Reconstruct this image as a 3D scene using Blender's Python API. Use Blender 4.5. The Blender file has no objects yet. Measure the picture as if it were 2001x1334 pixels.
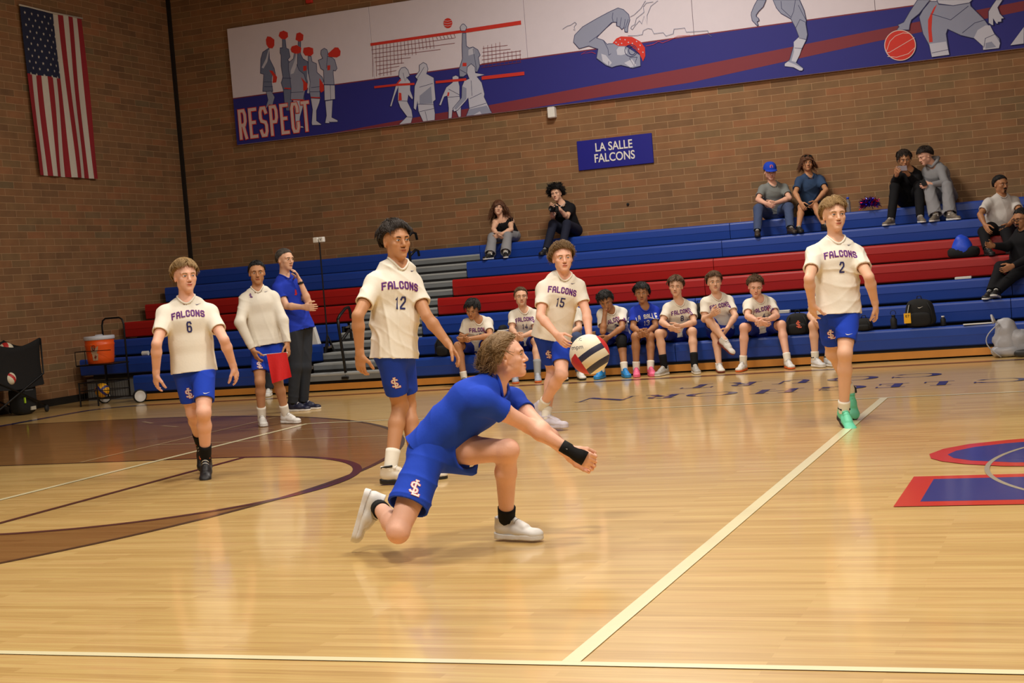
import bpy, math, random
import numpy as np
from mathutils import Matrix, Vector
sc = bpy.context.scene
COL = sc.collection
rnd = random.Random(7)
A = np.array

# ---------------------------------------------------------------- camera
CAM = A([1.77417205, -13.92081224, 1.37470228]); YAW, PITCH, ROLL, FPX = -0.36866032, -0.04286422, -0.08017611, 2912.36
def cam_axes():
    cy, sy = math.cos(YAW), math.sin(YAW); cp, sp = math.cos(PITCH), math.sin(PITCH)
    f = A([sy*cp, cy*cp, sp]); r0 = A([cy, -sy, 0.]); u0 = np.cross(r0, f)
    r = math.cos(ROLL)*r0 + math.sin(ROLL)*u0; u = -math.sin(ROLL)*r0 + math.cos(ROLL)*u0
    return r, u, f
CR, CU, CF = cam_axes()
cd = bpy.data.cameras.new('camera'); co = bpy.data.objects.new('camera', cd); COL.objects.link(co)
cd.sensor_fit = 'HORIZONTAL'; cd.sensor_width = 36.0; cd.lens = FPX*36.0/2001.0; cd.clip_end = 200
co.matrix_world = Matrix(((CR[0], CU[0], -CF[0], CAM[0]), (CR[1], CU[1], -CF[1], CAM[1]), (CR[2], CU[2], -CF[2], CAM[2]), (0, 0, 0, 1)))
sc.camera = co

# ---------------------------------------------------------------- light and exposure
w = bpy.data.worlds.new('world'); sc.world = w; w.use_nodes = True
w.node_tree.nodes['Background'].inputs[0].default_value = (1.0, 0.86, 0.68, 1)
w.node_tree.nodes['Background'].inputs[1].default_value = 0.055
sc.view_settings.view_transform = 'Standard'; sc.view_settings.look = 'None'
sc.view_settings.exposure = 0.14; sc.view_settings.gamma = 1.0; sc.view_settings.use_curve_mapping = False
LAMPS = []
for x, y, e in ((-5.5, -10, 170), (0, -10, 320), (6, -10, 220), (-4.5, -4.5, 170), (0.5, -4.5, 280), (6, -4.5, 110),
                (-3.6, 4.3, 300), (-3.8, 0.5, 110)):
    ld = bpy.data.lights.new('gym_lamp', 'AREA'); ld.shape = 'RECTANGLE'; ld.size = 1.3; ld.size_y = 0.6; ld.energy = e; ld.color = (1.0, 0.925, 0.82)
    lo = bpy.data.objects.new('gym_lamp', ld); lo.location = (x, y, 7.3); COL.objects.link(lo)

# ---------------------------------------------------------------- helpers
def ray(px, py):
    return CF + CR*((px-1000.5)/FPX) - CU*((py-667.0)/FPX)
def at_z(px, py, z=0.0):
    d = ray(px, py); return CAM + d*((z-CAM[2])/d[2])
def at_y(px, py, y):
    d = ray(px, py); return CAM + d*((y-CAM[1])/d[1])
def at_x(px, py, x):
    d = ray(px, py); return CAM + d*((x-CAM[0])/d[0])
def at_c(px, py, zc):
    return CAM + ray(px, py)*zc
def unit(v):
    v = A(v, float); n = np.linalg.norm(v); return v/n if n > 1e-9 else v
def srgb(r, g, b):
    f = lambda c: (c/255/12.92) if c <= 10 else (((c/255)+.055)/1.055)**2.4
    return (f(r), f(g), f(b), 1.0)

def mat(name, col, rough=.6, metal=0., bump=0., bscale=60., var=0., vscale=8., coat=0., trans=0., alpha=1., emit=0., spec=.5, detail=3.):
    m = bpy.data.materials.new(name); m.use_nodes = True; nt = m.node_tree; b = nt.nodes['Principled BSDF']
    if len(col) == 3: col = srgb(*col)
    b.inputs['Base Color'].default_value = col; b.inputs['Roughness'].default_value = rough; b.inputs['Metallic'].default_value = metal
    b.inputs['Coat Weight'].default_value = coat; b.inputs['Transmission Weight'].default_value = trans; b.inputs['Specular IOR Level'].default_value = spec
    tc = nt.nodes.new('ShaderNodeTexCoord')
    n = nt.nodes.new('ShaderNodeTexNoise'); n.inputs['Scale'].default_value = vscale; n.inputs['Detail'].default_value = detail
    nt.links.new(tc.outputs['Object'], n.inputs['Vector'])
    mx = nt.nodes.new('ShaderNodeMix'); mx.data_type = 'RGBA'
    v = max(var, .03)
    mx.inputs[6].default_value = tuple(c*(1-v) for c in col[:3])+(1,); mx.inputs[7].default_value = tuple(min(1, c*(1+v)) for c in col[:3])+(1,)
    nt.links.new(n.outputs[0], mx.inputs[0]); nt.links.new(mx.outputs[2], b.inputs['Base Color'])
    if bump:
        n2 = nt.nodes.new('ShaderNodeTexNoise'); n2.inputs['Scale'].default_value = bscale; n2.inputs['Detail'].default_value = 4
        nt.links.new(tc.outputs['Object'], n2.inputs['Vector'])
        bp = nt.nodes.new('ShaderNodeBump'); bp.inputs['Strength'].default_value = bump; bp.inputs['Distance'].default_value = .01
        nt.links.new(n2.outputs[0], bp.inputs['Height']); nt.links.new(bp.outputs[0], b.inputs['Normal'])
    return m

def link(name, me, parent=None, loc=None):
    o = bpy.data.objects.new(name, me); COL.objects.link(o)
    if loc is not None: o.location = tuple(loc)
    if parent is not None: o.parent = parent
    return o
def mesh_obj(name, V, F, mats, parent=None, origin=None, smooth=False, mi=None):
    """V in world coordinates; parent's own location is subtracted so that children stay put."""
    V = np.asarray(V, float); off = A(origin, float) if origin is not None else np.zeros(3)
    base = base_of(parent) if parent is not None else np.zeros(3)
    me = bpy.data.meshes.new(name)
    if parent is not None: V = V-base
    else: V = V-off
    me.from_pydata(V.tolist(), [], F.tolist() if hasattr(F, 'tolist') else F)
    for m in (mats if isinstance(mats, (list, tuple)) else [mats]): me.materials.append(m)
    if mi is not None: me.polygons.foreach_set('material_index', np.asarray(mi, dtype=np.int32))
    if smooth: me.polygons.foreach_set('use_smooth', np.ones(len(me.polygons), dtype=bool))
    me.update()
    o = link(name, me, parent)
    if parent is None: o.location = tuple(off); BASE[o.name] = off
    else: BASE[o.name] = base
    return o
BASE = {}
def base_of(o): return BASE.get(o.name, np.zeros(3))
def empty(name, loc, label, cat, group=None):
    o = bpy.data.objects.new(name, None); COL.objects.link(o); o.empty_display_size = .1
    o.location = tuple(loc); BASE[o.name] = A(loc, float); tag(o, label, cat, group); return o
def tag(o, label=None, cat=None, group=None, kind=None):
    if label: o['label'] = label
    if cat: o['category'] = cat
    if group: o['group'] = group
    if kind: o['kind'] = kind
    return o

class MB:
    """collects shapes (world coordinates) and links them as one mesh"""
    def __init__(s): s.v = []; s.f = []; s.m = []
    def add(s, V, F, m=0):
        o = len(s.v); s.v += [tuple(map(float, p)) for p in V]; s.f += [tuple(int(i)+o for i in f) for f in F]; s.m += [m]*len(F)
    def box(s, lo, hi, m=0, M=None, bev=0.):
        x0, y0, z0 = lo; x1, y1, z1 = hi
        if bev > 0:
            b = min(bev, (x1-x0)*.45, (y1-y0)*.45, (z1-z0)*.45); V = []
            # chamfered box: 24 verts
            for X, sx in ((x0, 1), (x1, -1)):
                for Y, sy in ((y0, 1), (y1, -1)):
                    for Z, sz in ((z0, 1), (z1, -1)):
                        V += [(X, Y+sy*b, Z+sz*b), (X+sx*b, Y, Z+sz*b), (X+sx*b, Y+sy*b, Z)]
            idx = lambda a, c, d, k: ((a*2+c)*2+d)*3+k
            F = []
            for a in (0, 1): F.append([idx(a, 0, 0, 0), idx(a, 1, 0, 0), idx(a, 1, 1, 0), idx(a, 0, 1, 0)])
            for c in (0, 1): F.append([idx(0, c, 0, 1), idx(1, c, 0, 1), idx(1, c, 1, 1), idx(0, c, 1, 1)])
            for d in (0, 1): F.append([idx(0, 0, d, 2), idx(1, 0, d, 2), idx(1, 1, d, 2), idx(0, 1, d, 2)])
            for c in (0, 1):
                for d in (0, 1): F.append([idx(0, c, d, 1), idx(0, c, d, 2), idx(1, c, d, 2), idx(1, c, d, 1)])
            for a in (0, 1):
                for d in (0, 1): F.append([idx(a, 0, d, 0), idx(a, 0, d, 2), idx(a, 1, d, 2), idx(a, 1, d, 0)])
            for a in (0, 1):
                for c in (0, 1): F.append([idx(a, c, 0, 0), idx(a, c, 0, 1), idx(a, c, 1, 1), idx(a, c, 1, 0)])
            for a in (0, 1):
                for c in (0, 1):
                    for d in (0, 1): F.append([idx(a, c, d, 0), idx(a, c, d, 1), idx(a, c, d, 2)])
        else:
            V = [(x, y, z) for x in (x0, x1) for y in (y0, y1) for z in (z0, z1)]
            F = [(0, 1, 3, 2), (4, 6, 7, 5), (0, 4, 5, 1), (2, 3, 7, 6), (0, 2, 6, 4), (1, 5, 7, 3)]
        if M is not None: V = [tuple(M @ Vector(p)) for p in V]
        s.add(V, F, m)
    def tube(s, pts, r, n=8, m=0, cap=True, flat=None):
        P = [A(p, float) for p in pts]; R = r if hasattr(r, '__len__') else [r]*len(P)
        V = []; F = []; up = A([0, 0, 1.])
        t0 = unit(P[1]-P[0]); a = np.cross(t0, up)
        if np.linalg.norm(a) < .1: a = np.cross(t0, A([1., 0, 0]))
        a = unit(a)
        for i, p in enumerate(P):
            t = unit(P[min(i+1, len(P)-1)]-P[max(i-1, 0)]); a = unit(a-t*np.dot(a, t)); b = np.cross(t, a)
            for k in range(n):
                q = 2*math.pi*k/n; V.append(p+R[i]*(math.cos(q)*a+math.sin(q)*b*(flat or 1)))
        for i in range(len(P)-1):
            for k in range(n): F.append((i*n+k, i*n+(k+1) % n, (i+1)*n+(k+1) % n, (i+1)*n+k))
        if cap: F.append(tuple(range(n))[::-1]); F.append(tuple((len(P)-1)*n+k for k in range(n)))
        s.add(V, F, m)
    def lathe(s, c, prof, n=24, m=0, axis=None, M=None, cap=True):
        V = []; F = []
        for r, z in prof:
            for k in range(n):
                q = 2*math.pi*k/n; V.append((r*math.cos(q), r*math.sin(q), z))
        for i in range(len(prof)-1):
            for k in range(n): F.append((i*n+k, i*n+(k+1) % n, (i+1)*n+(k+1) % n, (i+1)*n+k))
        if cap: F.append(tuple(range(n))[::-1]); F.append(tuple((len(prof)-1)*n+k for k in range(n)))
        if axis is not None:
            az = unit(axis); ax = unit(np.cross(az, A([.3, .2, 1.]) if abs(az[2]) < .9 else A([1., 0, 0]))); ay = np.cross(az, ax)
            V = [A(c)+ax*p[0]+ay*p[1]+az*p[2] for p in V]
        else: V = [A(c)+A(p) for p in V]
        s.add(V, F, m)
    def poly(s, pts, m=0): s.add(pts, [tuple(range(len(pts)))], m)
    def build(s, name, mats, parent=None, origin=None, smooth=False):
        if parent is None and origin is None:
            V = A(s.v); origin = (V[:, 0].mean(), V[:, 1].mean(), V[:, 2].min())
        return mesh_obj(name, s.v, s.f, mats, parent, origin, smooth, s.m)

def ribbon2d(pts, wd, closed=False):
    """quads (2-D) of a polyline with mitred joints"""
    P = [A(p, float) for p in pts]; n = len(P); L = []; R = []
    for i in range(n):
        a = P[i-1] if (i or closed) else None; b = P[(i+1) % n] if (i < n-1 or closed) else None
        d1 = unit(P[i]-a) if a is not None else None; d2 = unit(b-P[i]) if b is not None else None
        if d1 is None: d1 = d2
        if d2 is None: d2 = d1
        n1 = A([-d1[1], d1[0]]); n2 = A([-d2[1], d2[0]]); m = n1+n2; q = np.dot(m, m)
        m = m/max(q, 1.3)*2 if q > 1e-6 else n1
        L.append(P[i]+m*wd/2); R.append(P[i]-m*wd/2)
    out = []
    for i in range(n if closed else n-1):
        j = (i+1) % n; out.append([L[i], L[j], R[j], R[i]])
    return out

# block lettering: strokes on a 0..1 by 0..1 cell
GL = {
 'A': [[(0, 0), (0, .75), (.25, 1), (.75, 1), (1, .75), (1, 0)], [(0, .42), (1, .42)]],
 'B': [[(0, 0), (0, 1), (.8, 1), (1, .85), (1, .65), (.8, .52), (0, .52)], [(.8, .52), (1, .4), (1, .15), (.8, 0), (0, 0)]],
 'C': [[(1, .72), (1, .85), (.8, 1), (.2, 1), (0, .85), (0, .15), (.2, 0), (.8, 0), (1, .15), (1, .28)]],
 'E': [[(1, 1), (0, 1), (0, 0), (1, 0)], [(0, .52), (.75, .52)]],
 'F': [[(1, 1), (0, 1), (0, 0)], [(0, .52), (.75, .52)]],
 'L': [[(0, 1), (0, 0), (1, 0)]],
 'N': [[(0, 0), (0, 1)], [(1, 0), (1, 1)], [(.04, .92), (.96, .08)]],
 'O': [[(.2, 0), (.8, 0), (1, .15), (1, .85), (.8, 1), (.2, 1), (0, .85), (0, .15), (.2, 0)]],
 'P': [[(0, 0), (0, 1), (.8, 1), (1, .85), (1, .6), (.8, .45), (0, .45)]],
 'R': [[(0, 0), (0, 1), (.8, 1), (1, .85), (1, .6), (.8, .47), (0, .47)], [(.55, .47), (1, 0)]],
 'S': [[(1, .84), (.8, 1), (.2, 1), (0, .86), (0, .64), (.15, .53), (.85, .47), (1, .36), (1, .14), (.8, 0), (.2, 0), (0, .16)]],
 'T': [[(0, 1), (1, 1)], [(.5, 1), (.5, 0)]],
 'H': [[(0, 0), (0, 1)], [(1, 0), (1, 1)], [(0, .5), (1, .5)]],
 'U': [[(0, 1), (0, .15), (.2, 0), (.8, 0), (1, .15), (1, 1)]],
 'G': [[(1, .8), (.8, 1), (.2, 1), (0, .85), (0, .15), (.2, 0), (.8, 0), (1, .15), (1, .45), (.6, .45)]],
 'V': [[(0, 1), (.5, 0), (1, 1)]],
 '1': [[(.2, .8), (.55, 1), (.55, 0)]],
 '2': [[(0, .8), (.2, 1), (.8, 1), (1, .85), (1, .62), (0, .12), (0, 0), (1, 0)]],
 '3': [[(0, .85), (.2, 1), (.8, 1), (1, .85), (1, .65), (.8, .52), (.4, .52)], [(.8, .52), (1, .38), (1, .15), (.8, 0), (.2, 0), (0, .15)]],
 '4': [[(.75, 0), (.75, 1), (0, .3), (1, .3)]],
 '5': [[(1, 1), (0, 1), (0, .55), (.8, .55), (1, .42), (1, .15), (.8, 0), (.2, 0), (0, .15)]],
 '6': [[(1, .85), (.8, 1), (.2, 1), (0, .85), (0, .15), (.2, 0), (.8, 0), (1, .15), (1, .4), (.8, .55), (0, .55)]],
 '7': [[(0, 1), (1, 1), (.35, 0)]],
 '8': [[(.2, 0), (.8, 0), (1, .15), (1, .38), (.8, .52), (1, .66), (1, .85), (.8, 1), (.2, 1), (0, .85), (0, .66), (.2, .52), (0, .38), (0, .15), (.2, 0)], [(.2, .52), (.8, .52)]],
 '0': [[(.2, 0), (.8, 0), (1, .15), (1, .85), (.8, 1), (.2, 1), (0, .85), (0, .15), (.2, 0)]],
 ' ': [],
}
def text_quads(s, h, wd, st, gap, arch=0.):
    """quads (2-D, centred) of a word: letter height h, width wd, stroke st"""
    out = []; n = len(s); tot = sum((wd*.45 if c in '1' else wd) for c in s)+gap*(n-1); x = -tot/2
    for c in s:
        cw = wd*.45 if c == '1' else wd
        for pl in GL.get(c, []):
            Q = []
            for a, b in pl:
                px = x+st/2+a*(cw-st) if c != '1' else x+a*cw
                q = (px/(tot/2)) if tot > 0 else 0
                Q.append((px, -h/2+st/2+b*(h-st)+arch*(1-q*q)))
            if len(Q) > 2 and Q[0] == Q[-1]: out += ribbon2d(Q[:-1], st, True)
            else:
                d0 = unit(A(Q[0])-A(Q[1])); d1 = unit(A(Q[-1])-A(Q[-2])); Q[0] = tuple(A(Q[0])+d0*st/2); Q[-1] = tuple(A(Q[-1])+d1*st/2)
                out += ribbon2d(Q, st)
        x += cw+gap
    return out
# ---------------------------------------------------------------- room
WY, WX = 8.52, -12.8
ROWZ = [0.385+0.2565*i for i in range(7)]; ROWY = [4.40+0.61*i for i in range(7)]

def brick_mat(name, axis):
    m = bpy.data.materials.new(name); m.use_nodes = True; nt = m.node_tree; b = nt.nodes['Principled BSDF']; L = nt.links
    tc = nt.nodes.new('ShaderNodeTexCoord'); sp = nt.nodes.new('ShaderNodeSeparateXYZ'); cb = nt.nodes.new('ShaderNodeCombineXYZ')
    L.new(tc.outputs['Object'], sp.inputs[0]); L.new(sp.outputs[axis], cb.inputs[0]); L.new(sp.outputs[2], cb.inputs[1])
    def brick(c1, c2, mo, off=0):
        t = nt.nodes.new('ShaderNodeTexBrick'); t.inputs['Scale'].default_value = 1; t.inputs['Brick Width'].default_value = .405; t.inputs['Row Height'].default_value = .105
        t.inputs['Mortar Size'].default_value = .0045; t.inputs['Mortar Smooth'].default_value = .3; t.inputs['Color1'].default_value = c1; t.inputs['Color2'].default_value = c2; t.inputs['Mortar'].default_value = mo
        L.new(cb.outputs[0], t.inputs['Vector']); return t
    t = brick((0, 0, 0, 1), (1, 1, 1, 1), (.5, .5, .5, 1))
    rp = nt.nodes.new('ShaderNodeValToRGB'); cr = rp.color_ramp; cr.interpolation = 'LINEAR'
    cols = [(0, (122, 90, 60)), (.25, (136, 100, 66)), (.5, (144, 102, 66)), (.7, (130, 102, 68)), (.88, (152, 102, 66)), (1, (120, 100, 70))]
    cr.elements[0].position = 0; cr.elements[0].color = srgb(*cols[0][1]); cr.elements[1].position = 1; cr.elements[1].color = srgb(*cols[-1][1])
    for p, c in cols[1:-1]: e = cr.elements.new(p); e.color = srgb(*c)
    L.new(t.outputs['Color'], rp.inputs[0])
    n = nt.nodes.new('ShaderNodeTexNoise'); n.inputs['Scale'].default_value = 3.5; n.inputs['Detail'].default_value = 6; L.new(tc.outputs['Object'], n.inputs['Vector'])
    mx = nt.nodes.new('ShaderNodeMix'); mx.data_type = 'RGBA'; mx.blend_type = 'OVERLAY'; mx.inputs[0].default_value = .35
    L.new(rp.outputs[0], mx.inputs[6]); L.new(n.outputs[0], mx.inputs[7])
    m2 = nt.nodes.new('ShaderNodeMix'); m2.data_type = 'RGBA'; L.new(t.outputs['Fac'], m2.inputs[0]); L.new(mx.outputs[2], m2.inputs[6]); m2.inputs[7].default_value = srgb(178, 142, 104)
    L.new(m2.outputs[2], b.inputs['Base Color']); b.inputs['Roughness'].default_value = .8
    bp = nt.nodes.new('ShaderNodeBump'); bp.inputs['Strength'].default_value = .6; bp.inputs['Distance'].default_value = .006; bp.invert = True
    L.new(t.outputs['Fac'], bp.inputs['Height']); L.new(bp.outputs[0], b.inputs['Normal'])
    return m
M = {}
M['brick_b'] = brick_mat('brick_back', 0); M['brick_l'] = brick_mat('brick_left', 1)

def wood_floor(name, tint=None, paint=None):
    m = bpy.data.materials.new(name); m.use_nodes = True; nt = m.node_tree; b = nt.nodes['Principled BSDF']; L = nt.links
    tc = nt.nodes.new('ShaderNodeTexCoord')
    if paint is None:
        t = nt.nodes.new('ShaderNodeTexBrick'); t.inputs['Scale'].default_value = 1; t.inputs['Brick Width'].default_value = 1.1; t.inputs['Row Height'].default_value = .057
        t.inputs['Mortar Size'].default_value = .0008; t.inputs['Color1'].default_value = (0, 0, 0, 1); t.inputs['Color2'].default_value = (1, 1, 1, 1); t.inputs['Mortar'].default_value = (.2, .2, .2, 1)
        t.offset = .37
        L.new(tc.outputs['Object'], t.inputs['Vector'])
        rp = nt.nodes.new('ShaderNodeValToRGB'); cr = rp.color_ramp
        cr.elements[0].color = srgb(201, 163, 99); cr.elements[1].color = srgb(219, 183, 118); e = cr.elements.new(.5); e.color = srgb(210, 174, 108)
        L.new(t.outputs['Color'], rp.inputs[0])
        mp = nt.nodes.new('ShaderNodeMapping'); mp.inputs['Scale'].default_value = (1.2, 28, 1); L.new(tc.outputs['Object'], mp.inputs[0])
        n = nt.nodes.new('ShaderNodeTexNoise'); n.inputs['Scale'].default_value = 1.6; n.inputs['Detail'].default_value = 6; L.new(mp.outputs[0], n.inputs['Vector'])
        mx = nt.nodes.new('ShaderNodeMix'); mx.data_type = 'RGBA'; mx.blend_type = 'OVERLAY'; mx.inputs[0].default_value = .42
        L.new(rp.outputs[0], mx.inputs[6]); L.new(n.outputs[0], mx.inputs[7]); out = mx.outputs[2]
        if tint:
            m3 = nt.nodes.new('ShaderNodeMix'); m3.data_type = 'RGBA'; m3.blend_type = 'MULTIPLY'; m3.inputs[0].default_value = 1; m3.inputs[7].default_value = tint
            L.new(out, m3.inputs[6]); out = m3.outputs[2]
        L.new(out, b.inputs['Base Color'])
    else: b.inputs['Base Color'].default_value = srgb(*paint)
    b.inputs['Roughness'].default_value = .34; b.inputs['Coat Weight'].default_value = .55; b.inputs['Coat Roughness'].default_value = .09; b.inputs['Coat IOR'].default_value = 1.5
    mp2 = nt.nodes.new('ShaderNodeMapping'); mp2.inputs['Scale'].default_value = (2.2, 17.5, 1); L.new(tc.outputs['Object'], mp2.inputs[0])
    n2 = nt.nodes.new('ShaderNodeTexNoise'); n2.inputs['Scale'].default_value = 1.0; n2.inputs['Detail'].default_value = 2; L.new(mp2.outputs[0], n2.inputs['Vector'])
    bp = nt.nodes.new('ShaderNodeBump'); bp.inputs['Strength'].default_value = .12; bp.inputs['Distance'].default_value = .004
    L.new(n2.outputs[0], bp.inputs['Height']); L.new(bp.outputs[0], b.inputs['Normal']); L.new(bp.outputs[0], b.inputs['Coat Normal'])
    return m
M['floor'] = wood_floor('maple_floor'); M['stain'] = wood_floor('stained_maple', tint=(.42, .30, .23, 1))
M['cream'] = wood_floor('cream_line', paint=(244, 234, 190)); M['maroon'] = wood_floor('maroon_line', paint=(82, 36, 40)); M['navy'] = wood_floor('navy_paint', paint=(34, 36, 96))
M['fred'] = wood_floor('red_paint', paint=(205, 48, 32)); M['dark'] = wood_floor('dark_line', paint=(78, 50, 34)); M['greyl'] = wood_floor('grey_line', paint=(170, 160, 140))
M['fblue'] = wood_floor('blue_paint', paint=(38, 52, 130)); M['faint'] = wood_floor('faint_line', paint=(196, 164, 120))

X0, X1, Y0 = WX, 14.0, -24.0
mb = MB(); mb.box((X0-.3, Y0, -.2), (X1, WY+.3, 0)); floor = mb.build('floor', M['floor'], origin=(0, 0, 0)); tag(floor, kind='structure')
mb = MB(); mb.box((X0-.3, WY, 0), (X1, WY+.3, 8)); wall_back = mb.build('wall_back', M['brick_b'], origin=(0, WY, 0)); tag(wall_back, kind='structure')
mb = MB(); mb.box((X0-.3, Y0, 0), (X0, WY, 8)); wall_left = mb.build('wall_left', M['brick_l'], origin=(X0, 0, 0)); tag(wall_left, kind='structure')
M['ceil'] = mat('ceiling_paint', (150, 140, 125), .9)
mb = MB(); mb.box((X0-.3, Y0, 8), (X1, WY+.3, 8.2)); o = mb.build('ceiling', M['ceil'], origin=(0, 0, 8)); tag(o, kind='structure')
M['rubber'] = mat('rubber_base', (28, 26, 25), .5)
mb = MB(); mb.box((X0, Y0, 0), (X0+.012, WY, .11)); o = mb.build('baseboard_left', M['rubber'], origin=(X0, 0, 0)); tag(o, kind='structure')
mb = MB(); mb.box((X0, WY-.05, 0), (X0+.06, WY, 8)); o = mb.build('trim_1', M['rubber'], origin=(X0, WY, 0)); tag(o, kind='structure')

# --- floor paint, every marking a flat painted layer of the floor
def fpaint(name, polys, m, z, label=None):
    mb = MB()
    for k, p in enumerate(polys): mb.poly([(a, b, z+min(k, 40)*.000012) for a, b in p])
    # make normals point up
    F = []
    for f in mb.f:
        P = [A(mb.v[i]) for i in f]; ar = sum(P[i][0]*P[(i+1) % len(P)][1]-P[(i+1) % len(P)][0]*P[i][1] for i in range(len(P)))
        F.append(f if ar > 0 else f[::-1])
    o = mesh_obj(name, mb.v, F, m, floor); 
    if label: o['label'] = label
    return o
def rect(x0, y0, x1, y1): return [(x0, y0), (x1, y0), (x1, y1), (x0, y1)]
def arc(cx, cy, r, a0, a1, n=48): return [(cx+r*math.cos(math.radians(a0+(a1-a0)*i/n)), cy+r*math.sin(math.radians(a0+(a1-a0)*i/n))) for i in range(n+1)]
BX, BY, KY = -9.5, -4.53, 1.83
T = 6.1
# stained three-point area around the natural key and circle
out = [(-11.2, BY+T)]+arc(BX, BY, T, 90, -90, 96)+[(-11.2, BY-T)]
inn = [(-11.2, BY-KY)]+[(-5.13, BY-KY)]+arc(-5.13, BY, KY, -90, 90, 64)+[(-5.13, BY+KY), (-11.2, BY+KY)]
top = [(-11.2, BY+T)]+arc(BX, BY, T, 90, 0, 64)+arc(-5.13, BY, KY, 0, 90, 48)+[(-11.2, BY+KY)]
bot = [(-11.2, BY-T)]+arc(BX, BY, T, -90, 0, 64)+arc(-5.13, BY, KY, 0, -90, 48)+[(-11.2, BY-KY)]
fpaint('stained_area', [top, bot], M['stain'], .0010, 'brown stained maple inside the three-point arc')
fpaint('painted_line', ribbon2d(out[0:], .05), M['dark'], .0022, 'thin dark three-point arc')
fpaint('painted_line', ribbon2d([(-11.2, BY-KY), (-5.13, BY-KY)], .045)+ribbon2d([(-11.2, BY+KY), (-5.13, BY+KY)], .045), M['dark'], .0024, 'thin dark lane lines')
fpaint('painted_line', ribbon2d([(-5.13, BY-KY), (-5.13, BY+KY)], .06), M['maroon'], .0026, 'maroon free-throw line')
fpaint('painted_line', ribbon2d(arc(-5.13, BY, KY-.03, -90, 90, 64), .07), M['maroon'], .0028, 'maroon free-throw arc')
fpaint('painted_line', ribbon2d([(-11.27, Y0), (-11.27, 3.05)]+arc(-10.67, 3.05, .6, 180, 90, 12)[1:], .15), M['navy'], .0022, 'navy baseline that curves into the sideline')
fpaint('painted_line', [rect(-10.67, 3.58, 14, 3.76)], M['maroon'], .0022, 'maroon sideline before the bleachers')
cm = M['cream']
fpaint('painted_line', [rect(-6.0, -.025, 14, .025)], cm, .0034, 'far cream volleyball sideline')
fpaint('painted_line', [rect(-12, -9.05, 14, -9.0)], cm, .0034, 'near cream volleyball sideline')
fpaint('painted_line', [rect(-.035, -9.0, .035, 0)], cm, .0036, 'cream attack line')
fpaint('painted_line', [rect(-6.03, -9.05, -5.97, 0)], cm, .0036, 'cream volleyball end line')
fpaint('painted_line', [rect(-6.92, -2.66, -6.88, .9), rect(-6.9, -1.49, -3.85, -1.45), rect(-6.62, -.36, -6.2, -.33), rect(-5.8, -.6, -5.2, -.57)], M['faint'], .0030, 'faint tan lines on the stained area')
fpaint('painted_line', ribbon2d([(-8.86, 1.13), (-8.55, .87)], .05)+ribbon2d([(-8.16, .5), (-7.82, .3)], .05), M['faint'], .0030)
fpaint('centre_circle', ribbon2d(arc(2.99, -4.53, KY, 90, 270, 64), .03), M['greyl'], .0046, 'thin grey centre circle')
red = [(4.6, -2.95), (2.2, -3.08), (1.55, -3.19), (1.22, -3.31), (.98, -3.46), (.83, -3.66), (.76, -3.9), (.79, -4.1), (.87, -4.25), (1.02, -4.4), (1.25, -4.53), (1.6, -4.6), (4.6, -4.66)]
blu = [(4.6, -3.12), (2.2, -3.24), (1.55, -3.36), (1.22, -3.49), (1.03, -3.62), (.92, -3.78), (.88, -3.95), (.93, -4.12), (1.05, -4.26), (1.3, -4.39), (1.6, -4.45), (4.6, -4.5)]
fpaint('painted_logo', [red, rect(.76, -5.9, 4.8, -4.86)], M['fred'], .0038, 'red border of the centre court letters')
fpaint('painted_logo', [blu, rect(.885, -5.76, 4.7, -4.98)], M['fblue'], .0042, 'blue fill of the centre court letters')

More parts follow.
